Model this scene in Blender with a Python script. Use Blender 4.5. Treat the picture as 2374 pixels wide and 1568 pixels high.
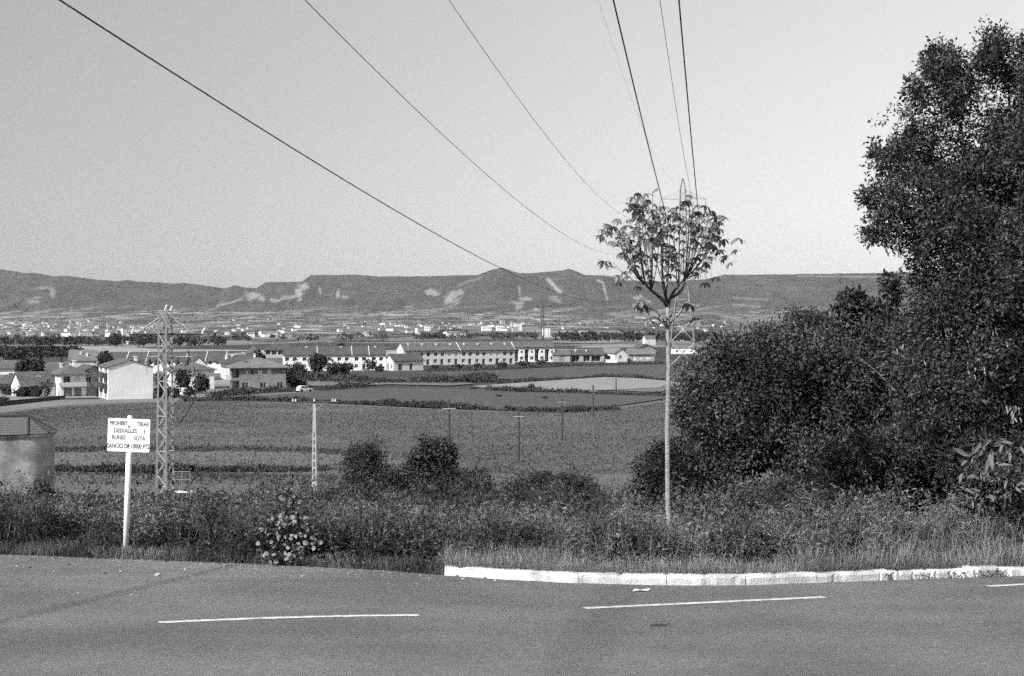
import bpy, math, random
import numpy as np
from mathutils import Vector, Matrix

R = math.radians
rng = np.random.default_rng(7)
random.seed(7)
for o in list(bpy.data.objects):
    bpy.data.objects.remove(o)
scene = bpy.context.scene
col = scene.collection

# ------------------------------------------------------------------ camera
# The eye is the origin, looking along +Y.  A pixel of the 2374 x 1568 view is a direction only.
FX, CX, HY = 3297.0, 1187.0, 730.0
cam_data = bpy.data.cameras.new('camera')
cam = bpy.data.objects.new('camera', cam_data)
col.objects.link(cam)
cam.rotation_euler = (R(90), 0, 0)
cam_data.sensor_width = 36.0
cam_data.lens = 36.0 * FX / 2374.0
cam_data.shift_y = -(784.0 - HY) / 2374.0
cam_data.clip_start = 0.1
cam_data.clip_end = 40000
scene.camera = cam

# ------------------------------------------------------------------ light
SUN_AZ, SUN_EL = 47.0, 39.5          # behind the camera, over the left shoulder
to_sun = Vector((-math.sin(R(SUN_AZ)) * math.cos(R(SUN_EL)), -math.cos(R(SUN_AZ)) * math.cos(R(SUN_EL)), math.sin(R(SUN_EL))))
world = bpy.data.worlds.new('World')
scene.world = world
world.use_nodes = True
wn, wl = world.node_tree.nodes, world.node_tree.links
wn.clear()
w_out = wn.new('ShaderNodeOutputWorld')
w_bg = wn.new('ShaderNodeBackground')
w_sky = wn.new('ShaderNodeTexSky')
w_sky.sky_type = 'NISHITA'
w_sky.sun_disc = False
w_sky.sun_elevation = R(SUN_EL)
w_sky.sun_rotation = R(180 + SUN_AZ)
w_sky.altitude = 500
w_sky.air_density = 1.0
w_sky.dust_density = 2.0
w_bw = wn.new('ShaderNodeRGBToBW')
wl.new(w_sky.outputs[0], w_bw.inputs[0])
# black-and-white film: the sky as grey; a thin high veil thickens from one side of the sky to the other
w_tc = wn.new('ShaderNodeTexCoord')
w_sx = wn.new('ShaderNodeSeparateXYZ')
wl.new(w_tc.outputs['Generated'], w_sx.inputs[0])
w_no = wn.new('ShaderNodeTexNoise')
w_no.inputs['Scale'].default_value = 2.5
w_no.inputs['Detail'].default_value = 4
wl.new(w_tc.outputs['Generated'], w_no.inputs['Vector'])
w_ad = wn.new('ShaderNodeMath'); w_ad.operation = 'MULTIPLY_ADD'
wl.new(w_no.outputs[0], w_ad.inputs[0]); w_ad.inputs[1].default_value = 0.10
wl.new(w_sx.outputs[0], w_ad.inputs[2])
w_mr = wn.new('ShaderNodeMapRange'); w_mr.interpolation_type = 'SMOOTHSTEP'
wl.new(w_ad.outputs[0], w_mr.inputs[0])
w_mr.inputs[1].default_value = -0.55; w_mr.inputs[2].default_value = 0.50
w_mr.inputs[3].default_value = 1.1; w_mr.inputs[4].default_value = 2.05
w_mu = wn.new('ShaderNodeMath'); w_mu.operation = 'MULTIPLY'
w_fl = wn.new('ShaderNodeMath'); w_fl.operation = 'MULTIPLY_ADD'      # high thin veil: evens the clear sky out
wl.new(w_bw.outputs[0], w_fl.inputs[0]); w_fl.inputs[1].default_value = 0.42; w_fl.inputs[2].default_value = 2.35
wl.new(w_fl.outputs[0], w_mu.inputs[0]); wl.new(w_mr.outputs[0], w_mu.inputs[1])
wl.new(w_mu.outputs[0], w_bg.inputs[0])
w_bg.inputs[1].default_value = 0.068
wl.new(w_bg.outputs[0], w_out.inputs[0])

sun_data = bpy.data.lights.new('sun', 'SUN')
sun_data.energy = 4.6
sun_data.angle = R(0.53)
sun_data.color = (1.0, 1.0, 1.0)
sun = bpy.data.objects.new('sun', sun_data)
sun.rotation_euler = to_sun.to_track_quat('Z', 'Y').to_euler()
sun.location = (-60, -60, 80)
col.objects.link(sun)

vs = scene.view_settings
vs.view_transform = 'Standard'
vs.look = 'None'
vs.exposure = 0.55
vs.gamma = 1.0
vs.use_curve_mapping = False
scene.cycles.use_denoising = False
scene.cycles.use_adaptive_sampling = True
scene.cycles.adaptive_threshold = 0.06
scene.cycles.adaptive_min_samples = 8
scene.cycles.max_bounces = 6
scene.cycles.diffuse_bounces = 3
scene.cycles.transmission_bounces = 3
scene.cycles.volume_bounces = 0
scene.cycles.transparent_max_bounces = 8


# ------------------------------------------------------------------ helpers
def px(x, y, D):
    return np.array([(x - CX) / FX * D, D, (HY - y) / FX * D])


def tag(o, label=None, cat=None, group=None, kind=None):
    if label: o['label'] = label
    if cat: o['category'] = cat
    if group: o['group'] = group
    if kind: o['kind'] = kind
    return o


def empty(name, loc=(0, 0, 0), rz=0.0):
    o = bpy.data.objects.new(name, None)
    o.empty_display_size = 0.2
    o.location = loc
    o.rotation_euler = (0, 0, rz)
    col.objects.link(o)
    return o


def link(name, me, parent=None):
    o = bpy.data.objects.new(name, me)
    col.objects.link(o)
    if parent is not None:
        o.parent = parent
    return o


def np_mesh(name, V, F, mat=None, smooth=False, midx=None):
    V = np.ascontiguousarray(V, dtype=np.float32).reshape(-1, 3)
    F = np.ascontiguousarray(F, dtype=np.int32)
    n, k = F.shape
    me = bpy.data.meshes.new(name)
    me.vertices.add(len(V)); me.vertices.foreach_set('co', V.ravel())
    me.loops.add(n * k); me.loops.foreach_set('vertex_index', F.ravel())
    me.polygons.add(n); me.polygons.foreach_set('loop_start', np.arange(0, n * k, k, dtype=np.int32))
    if mat is not None:
        for m in (mat if isinstance(mat, (list, tuple)) else [mat]):
            me.materials.append(m)
    if midx is not None:
        me.polygons.foreach_set('material_index', np.asarray(midx, dtype=np.int32))
    me.update(calc_edges=True)
    if smooth:
        me.polygons.foreach_set('use_smooth', np.ones(n, dtype=bool))
    return me


class MB:
    """collects shapes, builds one mesh object"""
    def __init__(s):
        s.v, s.f, s.m = [], [], []

    def add(s, verts, faces, mi=0):
        b = len(s.v)
        s.v += [tuple(float(c) for c in p) for p in verts]
        s.f += [tuple(b + i for i in f) for f in faces]
        s.m += [mi] * len(faces)
        return s

    def box(s, x0, x1, y0, y1, z0, z1, mi=0):
        return s.add([(x0, y0, z0), (x1, y0, z0), (x1, y1, z0), (x0, y1, z0), (x0, y0, z1), (x1, y0, z1), (x1, y1, z1), (x0, y1, z1)],
                     [(0, 3, 2, 1), (4, 5, 6, 7), (0, 1, 5, 4), (1, 2, 6, 5), (2, 3, 7, 6), (3, 0, 4, 7)], mi)

    def tube(s, pts, rad, n=6, mi=0, cap=True):
        pts = [Vector(p) for p in pts]
        if not isinstance(rad, (list, tuple, np.ndarray)):
            rad = [rad] * len(pts)
        vs_, fs = [], []
        up = None
        for i, p in enumerate(pts):
            d = (pts[min(i + 1, len(pts) - 1)] - pts[max(i - 1, 0)])
            if d.length < 1e-9: d = Vector((0, 0, 1))
            d.normalize()
            if up is None:
                a = Vector((0, 0, 1)) if abs(d.z) < 0.9 else Vector((1, 0, 0))
                up = (a - d * a.dot(d)).normalized()
            else:
                up = up - d * up.dot(d)
                up = up.normalized() if up.length > 1e-6 else d.orthogonal().normalized()
            sd = d.cross(up)
            for j in range(n):
                a = 2 * math.pi * j / n
                vs_.append(p + (up * math.cos(a) + sd * math.sin(a)) * rad[i])
        for i in range(len(pts) - 1):
            for j in range(n):
                k = (j + 1) % n
                fs.append((i * n + j, i * n + k, (i + 1) * n + k, (i + 1) * n + j))
        if cap:
            fs.append(tuple(range(n))[::-1])
            fs.append(tuple((len(pts) - 1) * n + j for j in range(n)))
        return s.add(vs_, fs, mi)

    def bar(s, a, b, r, mi=0, n=4):
        return s.tube([a, b], r, n, mi)

    def prism(s, outline, z0, z1, mi=0):
        n = len(outline)
        v = [(x, y, z0) for x, y in outline] + [(x, y, z1) for x, y in outline]
        f = [tuple(range(n))[::-1], tuple(range(n, 2 * n))] + [(i, (i + 1) % n, n + (i + 1) % n, n + i) for i in range(n)]
        return s.add(v, f, mi)

    def mesh(s, name, mats):
        me = bpy.data.meshes.new(name)
        me.from_pydata(s.v, [], s.f)
        for m in (mats if isinstance(mats, (list, tuple)) else [mats]):
            me.materials.append(m)
        me.polygons.foreach_set('material_index', s.m)
        me.update()
        return me

    def build(s, name, mats, parent=None, smooth=False):
        me = s.mesh(name, mats)
        if smooth:
            me.polygons.foreach_set('use_smooth', np.ones(len(me.polygons), dtype=bool))
        return link(name, me, parent)


# ------------------------------------------------------------------ materials (all grey: the photograph is black and white)
MATS = {}


def mat(name, base, rough=0.9, var=0.25, scale=3.0, bump=0.0, bscale=None, detail=6, stretch=None, island=0.0, translucent=0.0, spec=0.2, second=None):
    """grey surface: noise varied base colour, optional bump, per-piece variation and leaf translucency.
    second = (scale, lo, hi): a slow, large variation"""
    m = bpy.data.materials.new(name)
    m.use_nodes = True
    nt = m.node_tree; N, L = nt.nodes, nt.links
    N.clear()
    out = N.new('ShaderNodeOutputMaterial')
    bs = N.new('ShaderNodeBsdfPrincipled')
    bs.inputs['Roughness'].default_value = rough
    bs.inputs['Specular IOR Level'].default_value = spec
    tc = N.new('ShaderNodeTexCoord')
    mp = N.new('ShaderNodeMapping')
    if stretch: mp.inputs['Scale'].default_value = stretch
    L.new(tc.outputs['Object'], mp.inputs[0])
    no = N.new('ShaderNodeTexNoise')
    no.inputs['Scale'].default_value = scale
    no.inputs['Detail'].default_value = detail
    no.inputs['Roughness'].default_value = 0.65
    L.new(mp.outputs[0], no.inputs['Vector'])
    mr = N.new('ShaderNodeMapRange')
    mr.inputs[1].default_value = 0.3; mr.inputs[2].default_value = 0.7
    mr.inputs[3].default_value = base * (1 - var); mr.inputs[4].default_value = base * (1 + var)
    L.new(no.outputs[0], mr.inputs[0])
    v = mr.outputs[0]
    if second:
        n2 = N.new('ShaderNodeTexNoise')
        n2.inputs['Scale'].default_value = second[0]; n2.inputs['Detail'].default_value = 3
        L.new(tc.outputs['Object'], n2.inputs['Vector'])
        m2 = N.new('ShaderNodeMapRange')
        m2.inputs[1].default_value = 0.35; m2.inputs[2].default_value = 0.65
        m2.inputs[3].default_value = second[1]; m2.inputs[4].default_value = second[2]
        L.new(n2.outputs[0], m2.inputs[0])
        mu = N.new('ShaderNodeMath'); mu.operation = 'MULTIPLY'
        L.new(v, mu.inputs[0]); L.new(m2.outputs[0], mu.inputs[1]); v = mu.outputs[0]
    if island:
        ge = N.new('ShaderNodeNewGeometry')
        m3 = N.new('ShaderNodeMapRange')
        m3.inputs[3].default_value = 1 - island; m3.inputs[4].default_value = 1 + island
        L.new(ge.outputs['Random Per Island'], m3.inputs[0])
        mu = N.new('ShaderNodeMath'); mu.operation = 'MULTIPLY'
        L.new(v, mu.inputs[0]); L.new(m3.outputs[0], mu.inputs[1]); v = mu.outputs[0]
    L.new(v, bs.inputs['Base Color'])
    if bump:
        nb = N.new('ShaderNodeTexNoise')
        nb.inputs['Scale'].default_value = bscale or scale * 4; nb.inputs['Detail'].default_value = 5
        L.new(mp.outputs[0], nb.inputs['Vector'])
        bu = N.new('ShaderNodeBump'); bu.inputs['Strength'].default_value = min(1.0, bump)
        bu.inputs['Distance'].default_value = 0.05 * max(1.0, bump)
        L.new(nb.outputs[0], bu.inputs['Height']); L.new(bu.outputs[0], bs.inputs['Normal'])
    sh = bs.outputs[0]
    if translucent:
        tr = N.new('ShaderNodeBsdfTranslucent')
        L.new(v, tr.inputs[0])
        mx = N.new('ShaderNodeMixShader'); mx.inputs[0].default_value = translucent
        L.new(bs.outputs[0], mx.inputs[1]); L.new(tr.outputs[0], mx.inputs[2]); sh = mx.outputs[0]
    L.new(sh, out.inputs[0])
    MATS[name] = m
    return m


def tile_mat(name, base, rows=2.5):
    """clay roof seen from afar: ribs along the slope as fine relief and tone"""
    m = mat(name, base, 0.9, 0.22, 1.2, 0.0, second=(0.35, 0.85, 1.15))
    N, L = m.node_tree.nodes, m.node_tree.links
    bs = next(n for n in N if n.type == 'BSDF_PRINCIPLED')
    tc = next(n for n in N if n.type == 'TEX_COORD')
    wv = N.new('ShaderNodeTexWave'); wv.wave_type = 'BANDS'; wv.bands_direction = 'X'
    wv.inputs['Scale'].default_value = rows; wv.inputs['Distortion'].default_value = 0.5
    L.new(tc.outputs['Object'], wv.inputs[0])
    bu = N.new('ShaderNodeBump'); bu.inputs['Strength'].default_value = 0.6; bu.inputs['Distance'].default_value = 0.05
    L.new(wv.outputs[0], bu.inputs['Height']); L.new(bu.outputs[0], bs.inputs['Normal'])
    return m


M_asphalt = mat('asphalt', 0.163, 0.92, 0.22, 45.0, 0.6, 120, second=(0.35, 0.82, 1.14))
M_paint = mat('road_paint', 0.55, 0.8, 0.5, 14.0, 0.3, 60)
M_kerb = mat('whitewashed_concrete', 0.66, 0.9, 0.14, 9.0, 0.4, 40, second=(2.6, 0.6, 1.15))
M_soil = mat('dry_soil', 0.10, 0.95, 0.35, 1.5, 0.6, 6)
M_plain = mat('far_farmland', 0.10, 0.95, 0.2, 0.02, 0.0)
M_crop = mat('crop_ground', 0.098, 0.95, 0.30, 0.5, 0.7, 3.0, stretch=(0.35, 1.6, 1), second=(0.03, 0.85, 1.15))
M_crop2 = mat('pale_crop_ground', 0.125, 0.95, 0.22, 0.8, 0.5, 3.0, stretch=(0.3, 1.5, 1))
M_meadow = mat('meadow_ground', 0.06, 0.95, 0.25, 0.6, 0.5, 3.0, stretch=(0.3, 1.5, 1))
M_dim = mat('dim_field_ground', 0.068, 0.95, 0.16, 0.25, 0.4, 2.0, stretch=(0.2, 1.5, 1))
M_stubble = mat('stubble_ground', 0.21, 0.95, 0.16, 0.5, 0.4, 3.0, stretch=(0.3, 1.5, 1))
M_yard = mat('beaten_yard_ground', 0.20, 0.95, 0.25, 0.4, 0.2, 3.0)
M_drygrass = mat('dry_grass', 0.25, 0.9, 0.25, 2.0, island=0.45, translucent=0.25)
M_weed = mat('weed_leaves', 0.12, 0.85, 0.25, 2.3, island=0.5, translucent=0.22, second=(0.8, 0.38, 1.75))
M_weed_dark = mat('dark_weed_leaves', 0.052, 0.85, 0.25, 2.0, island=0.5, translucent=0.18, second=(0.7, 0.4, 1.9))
M_hay = mat('bleached_grass', 0.21, 0.9, 0.25, 2.0, island=0.5, translucent=0.25)
M_croptuft = mat('crop_leaves', 0.125, 0.9, 0.22, 0.15, island=0.2, translucent=0.2)
M_leaf_dark = mat('holm_oak_leaves', 0.046, 0.5, 0.2, 2.0, island=0.6, translucent=0.08, spec=0.35)
M_leaf_mid = mat('bramble_leaves', 0.054, 0.6, 0.2, 1.5, island=0.7, translucent=0.10, second=(0.8, 0.5, 1.6))
M_leaf_pale = mat('pale_large_leaves', 0.15, 0.7, 0.2, 3.0, island=0.35, translucent=0.2)
M_leaf_round = mat('round_shrub_leaves', 0.19, 0.55, 0.2, 3.0, island=0.7, translucent=0.2, spec=0.4)
M_leaf_dead = mat('withered_leaves', 0.34, 0.85, 0.2, 3.0, island=0.3, translucent=0.2)
M_leaf_sap = mat('young_tree_leaves', 0.15, 0.65, 0.2, 4.0, island=0.75, translucent=0.3)
M_leaf_far = mat('distant_tree_leaves', 0.04, 0.9, 0.25, 0.3, island=0.4, translucent=0.12)
M_leaf_bush = mat('slope_bush_leaves', 0.06, 0.85, 0.2, 0.8, island=0.45, translucent=0.15)
M_bark = mat('dark_bark', 0.05, 0.95, 0.35, 6.0, 0.8, 25)
M_bark_pale = mat('pale_smooth_bark', 0.27, 0.85, 0.30, 9.0, 0.5, 30, stretch=(1, 1, 3))
M_twig = mat('brown_shoots', 0.06, 0.85, 0.2, 9.0)
M_white = mat('white_enamel', 0.82, 0.5, 0.03, 2.0)
M_letter = mat('worn_black_lettering', 0.13, 0.8, 0.35, 25.0)
M_bolt = mat('rusty_bolt', 0.06, 0.7, 0.2, 10.0)
M_postpaint = mat('white_painted_post', 0.80, 0.6, 0.05, 6.0)
M_steel = mat('galvanised_steel', 0.23, 0.55, 0.2, 8.0, spec=0.4)
M_steel_dark = mat('weathered_steel', 0.08, 0.6, 0.2, 8.0)
M_wire = mat('conductor_wire', 0.05, 0.5, 0.1, 8.0)
M_concrete = mat('pole_concrete', 0.36, 0.9, 0.15, 4.0, 0.2, 30)
M_wood = mat('creosoted_wood', 0.06, 0.9, 0.2, 6.0)
M_porcelain = mat('insulator_porcelain', 0.55, 0.3, 0.1, 8.0, spec=0.5)
M_wallw = mat('white_render', 0.74, 0.9, 0.06, 0.8, second=(0.25, 0.92, 1.04))
M_wallg = mat('grey_render', 0.33, 0.9, 0.10, 0.8, second=(0.25, 0.88, 1.08))
M_wallp = mat('pale_render', 0.55, 0.9, 0.10, 0.8, second=(0.25, 0.88, 1.06))
M_brick = mat('brown_brickwork', 0.20, 0.9, 0.14, 1.6, 0.2, 8, second=(0.4, 0.85, 1.12))
M_stucco = mat('stained_stucco', 0.29, 0.95, 0.22, 2.4, 0.5, 9, second=(0.55, 0.62, 1.15))
M_roof = tile_mat('clay_roof', 0.115)
M_roof_pale = tile_mat('pale_clay_roof', 0.16)
M_roof_dark = tile_mat('dark_clay_roof', 0.085)
M_tile = mat('flat_roof_tile', 0.11, 0.85, 0.18, 5.0, 0.2, 20)
M_tile_cap = mat('ridge_tile', 0.045, 0.85, 0.2, 5.0)
M_glass = mat('dark_window_glass', 0.025, 0.25, 0.1, 1.0, spec=0.5)
M_shutter = mat('pale_shutter', 0.60, 0.7, 0.06, 2.0)
M_door = mat('dark_wooden_door', 0.09, 0.7, 0.15, 3.0)
M_balc = mat('dark_balcony_panel', 0.07, 0.7, 0.15, 3.0)
M_garage = mat('grey_garage_door', 0.22, 0.7, 0.1, 3.0)
M_rock = mat('pale_limestone', 0.27, 0.95, 0.2, 4.0, 0.6, 14)
M_carwhite = mat('white_car_paint', 0.75, 0.35, 0.03, 2.0, spec=0.5)
M_rubber = mat('black_rubber', 0.02, 0.8, 0.1, 4.0)
M_pebble = mat('pebble_stone', 0.42, 0.9, 0.3, 8.0)

# ------------------------------------------------------------------ terrain
RA, RB = 1.66, 0.094                 # road plane: z = -RA - RB * y


def road_pt(x, y):
    D = RA / ((y - HY) / FX - RB)
    return ((x - CX) / FX * D, D)


EDGE_PX = [(0, 1285), (300, 1297), (600, 1308), (900, 1323), (1030, 1334), (1180, 1344), (1340, 1352), (1550, 1357), (1720, 1357), (1950, 1349), (2150, 1342), (2374, 1335)]
EDGE = np.array([road_pt(*p) for p in EDGE_PX])
EX = np.concatenate([[-60, -25], EDGE[:, 0], [25, 60]])
EY = np.concatenate([[37, 27.5], EDGE[:, 1], [22.5, 30]])
KERB_X0 = EDGE[4, 0]


def edge(x):
    return np.interp(x, EX, EY)


def snoise(x, y, s, seed=0):
    """cheap smooth noise of a few sine octaves"""
    r = np.random.default_rng(seed)
    v = np.zeros(np.broadcast(x, y).shape)
    for k in range(7):
        a = r.uniform(0, 6.28); f = s * (0.6 + 0.55 * k); p = r.uniform(0, 6.28)
        v = v + np.sin((x * np.cos(a) + y * np.sin(a)) * f + p) / (1 + 0.5 * k)
    return v / 3.0


GD = [0, 20, 140, 175, 640, 1200, 2500, 4000, 6500, 8200, 9600]
GZ = [-1.0, -3.5, -18.1, -18.5, -18.6, -25, -40.5, -49, -52, -30, 12]


def H(x, y):
    x = np.asarray(x, float); y = np.asarray(y, float)
    e = edge(x)
    u = y - e
    road = -RA - RB * y
    ze = -RA - RB * e + np.where(x > KERB_X0, 0.10, -0.02)
    g = np.interp(y, GD, GZ)
    t = np.clip(u / 6.0, 0, 1); t = t * t * (3 - 2 * t)
    h = ze * (1 - t) + g * t
    amp = np.clip(u / 5.0, 0, 1) * np.where(y < 130, 1.0, np.clip(1 - (y - 130) / 30.0, 0.12, 1))
    h = h + amp * 0.22 * snoise(x, y, 0.35, 1)
    far = np.clip((y - 900) / 1500.0, 0, 1)
    h = h + far * 3.0 * snoise(x, y, 0.004, 2)
    hill = np.clip((y - 6500) / 2500.0, 0, 1)
    h = h + hill * 14.0 * snoise(x, y, 0.0035, 3)
    low = np.where(x > KERB_X0 - 0.3, 0.10, 0.0)
    return np.where(u <= low, road - 0.10, h)


def ground(xpx, ypx):
    """where the ray through a pixel meets the ground"""
    D = np.geomspace(18, 9500, 4000)
    X = (xpx - CX) / FX * D
    Z = (HY - ypx) / FX * D
    below = np.nonzero((Z <= H(X, D)) & (D > edge(X)))[0]
    i = below[0] if len(below) else len(D) - 1
    return np.array([X[i], D[i], float(H(X[i], D[i]))])


def flat(xpx, ypx, z=-18.5):
    D = -z * FX / (ypx - HY)
    return np.array([(xpx - CX) / FX * D, D, z])


rows = np.concatenate([np.linspace(-12, 14, 8), np.linspace(15, 24, 130), np.linspace(24.3, 40, 50), np.linspace(41, 180, 80), np.geomspace(184, 1000, 60), np.geomspace(1030, 9600, 130)])
cols = np.linspace(-0.75, 0.75, 260)
YY = rows[:, None] * np.ones_like(cols)[None, :]
XX = cols[None, :] * (np.abs(rows) + 45)[:, None]
ZZ = H(XX, YY)
nr, nc = XX.shape
ii = np.arange(nr * nc).reshape(nr, nc)
quads = np.stack([ii[:-1, :-1], ii[:-1, 1:], ii[1:, 1:], ii[1:, :-1]], -1).reshape(-1, 4)
qy = YY[:-1, :-1].ravel()
terrain = link('ground', np_mesh('ground', np.stack([XX, YY, ZZ], -1), quads, [M_soil, M_plain], True, (qy > 175).astype(int)))
tag(terrain, 'sloping bank and wide farmed plain below the road', 'ground', kind='structure')

# the far farmland: real fields, hedges and woods in strips of different tone
N_, L_ = M_plain.node_tree.nodes, M_plain.node_tree.links
p_bs = next(n for n in N_ if n.type == 'BSDF_PRINCIPLED')
p_geo = N_.new('ShaderNodeNewGeometry')
p_map = N_.new('ShaderNodeMapping'); p_map.inputs['Scale'].default_value = (0.010, 0.0042, 0.0)
L_.new(p_geo.outputs['Position'], p_map.inputs[0])
p_dn = N_.new('ShaderNodeTexNoise'); p_dn.inputs['Scale'].default_value = 0.002; p_dn.inputs['Detail'].default_value = 3
L_.new(p_geo.outputs['Position'], p_dn.inputs['Vector'])
p_mx = N_.new('ShaderNodeMix'); p_mx.data_type = 'VECTOR'; p_mx.inputs[0].default_value = 0.5
p_sc = N_.new('ShaderNodeVectorMath'); p_sc.operation = 'SCALE'; p_sc.inputs['Scale'].default_value = 2.0
L_.new(p_dn.outputs['Color'], p_sc.inputs[0])
p_ad = N_.new('ShaderNodeVectorMath'); p_ad.operation = 'ADD'
L_.new(p_map.outputs[0], p_ad.inputs[0]); L_.new(p_sc.outputs[0], p_ad.inputs[1])
p_vo = N_.new('ShaderNodeTexVoronoi'); p_vo.feature = 'F1'; p_vo.inputs['Scale'].default_value = 1.0
L_.new(p_ad.outputs[0], p_vo.inputs['Vector'])
p_sep = N_.new('ShaderNodeSeparateColor')
L_.new(p_vo.outputs['Color'], p_sep.inputs[0])
p_cr = N_.new('ShaderNodeValToRGB')
el = p_cr.color_ramp.elements
el[0].position = 0.0; el[0].color = (0.035, 0.035, 0.035, 1)
el[1].position = 1.0; el[1].color = (0.30, 0.30, 0.30, 1)
for pos, c in ((0.35, 0.05), (0.42, 0.09), (0.72, 0.12), (0.80, 0.20), (0.92, 0.16)):
    e_ = el.new(pos); e_.color = (c, c, c, 1)
L_.new(p_sep.outputs[0], p_cr.inputs[0])
p_n2 = N_.new('ShaderNodeTexNoise'); p_n2.inputs['Scale'].default_value = 0.02; p_n2.inputs['Detail'].default_value = 6
L_.new(p_geo.outputs['Position'], p_n2.inputs['Vector'])
p_m2 = N_.new('ShaderNodeMapRange'); p_m2.inputs[1].default_value = 0.3; p_m2.inputs[2].default_value = 0.7
p_m2.inputs[3].default_value = 0.65; p_m2.inputs[4].default_value = 1.3
L_.new(p_n2.outputs[0], p_m2.inputs[0])
p_mu = N_.new('ShaderNodeMath'); p_mu.operation = 'MULTIPLY'
L_.new(p_cr.outputs[0], p_mu.inputs[0]); L_.new(p_m2.outputs[0], p_mu.inputs[1])
L_.new(p_mu.outputs[0], p_bs.inputs['Base Color'])

# ------------------------------------------------------------------ road, kerb, markings
rx = np.concatenate([np.linspace(-60, -10, 30), np.linspace(-9.5, 9.5, 120), np.linspace(10, 60, 30)])
rt = np.linspace(0, 1, 40)
ey = edge(rx) + 0.05 * snoise(rx, rx * 0, 3.0, 5) * (rx < KERB_X0)
RY = -12 + (ey[None, :] + 12) * rt[:, None]
RX = np.repeat(rx[None, :], len(rt), 0)
RZ = -RA - RB * RY
nr, nc = RX.shape
ii = np.arange(nr * nc).reshape(nr, nc)
quads = np.stack([ii[:-1, :-1], ii[:-1, 1:], ii[1:, 1:], ii[1:, :-1]], -1).reshape(-1, 4)
road = link('road', np_mesh('road', np.stack([RX, RY, RZ], -1), quads, M_asphalt))
tag(road, 'grey asphalt road bending past the verge', 'road', kind='structure')

# asphalt wear: long darker tyre bands and pale dusty shoulder
N_, L_ = M_asphalt.node_tree.nodes, M_asphalt.node_tree.links
a_bs = next(n for n in N_ if n.type == 'BSDF_PRINCIPLED')
a_tc = next(n for n in N_ if n.type == 'TEX_COORD')
a_src = a_bs.inputs['Base Color'].links[0].from_socket
a_mp = N_.new('ShaderNodeMapping'); a_mp.inputs['Scale'].default_value = (0.05, 0.9, 1); a_mp.inputs['Rotation'].default_value = (0, 0, R(10))
L_.new(a_tc.outputs['Object'], a_mp.inputs[0])
a_no = N_.new('ShaderNodeTexNoise'); a_no.inputs['Scale'].default_value = 1.0; a_no.inputs['Detail'].default_value = 4
L_.new(a_mp.outputs[0], a_no.inputs['Vector'])
a_mr = N_.new('ShaderNodeMapRange'); a_mr.inputs[1].default_value = 0.35; a_mr.inputs[2].default_value = 0.65
a_mr.inputs[3].default_value = 0.92; a_mr.inputs[4].default_value = 1.06
L_.new(a_no.outputs[0], a_mr.inputs[0])
a_n2 = N_.new('ShaderNodeTexNoise'); a_n2.inputs['Scale'].default_value = 11.0; a_n2.inputs['Detail'].default_value = 3
L_.new(a_tc.outputs['Object'], a_n2.inputs['Vector'])
a_m2 = N_.new('ShaderNodeMapRange'); a_m2.inputs[1].default_value = 0.3; a_m2.inputs[2].default_value = 0.7
a_m2.inputs[3].default_value = 0.86; a_m2.inputs[4].default_value = 1.12
L_.new(a_n2.outputs[0], a_m2.inputs[0])
a_mu = N_.new('ShaderNodeMath'); a_mu.operation = 'MULTIPLY'
L_.new(a_src, a_mu.inputs[0]); L_.new(a_mr.outputs[0], a_mu.inputs[1])
a_mv = N_.new('ShaderNodeMath'); a_mv.operation = 'MULTIPLY'
L_.new(a_mu.outputs[0], a_mv.inputs[0]); L_.new(a_m2.outputs[0], a_mv.inputs[1])
L_.new(a_mv.outputs[0], a_bs.inputs['Base Color'])

for (p0, p1) in (((368, 1444), (972, 1427)), ((1355, 1411), (1912, 1385)), ((2290, 1360), (2900, 1328))):
    a, b = np.array(road_pt(*p0)), np.array(road_pt(*p1))
    n = 24
    t = np.linspace(0, 1, n)
    mid = a[None] * (1 - t)[:, None] + b[None] * t[:, None]
    if p0[0] < 1000: mid[:, 1] += 0.12 * np.sin(t * math.pi)
    d = (b - a) / np.linalg.norm(b - a); nn = np.array([-d[1], d[0]])
    hw = 0.07 + 0.008 * np.sin(np.arange(n) * 2.1)
    up_, lo = mid + nn * hw[:, None], mid - nn * hw[:, None]
    V = np.concatenate([np.c_[lo, -RA - RB * lo[:, 1] + 0.004], np.c_[up_, -RA - RB * up_[:, 1] + 0.004]])
    F = np.array([[i, i + 1, n + i + 1, n + i] for i in range(n - 1)])
    link('lane_dash', np_mesh('lane_dash', V, F, M_paint), road)

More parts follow.
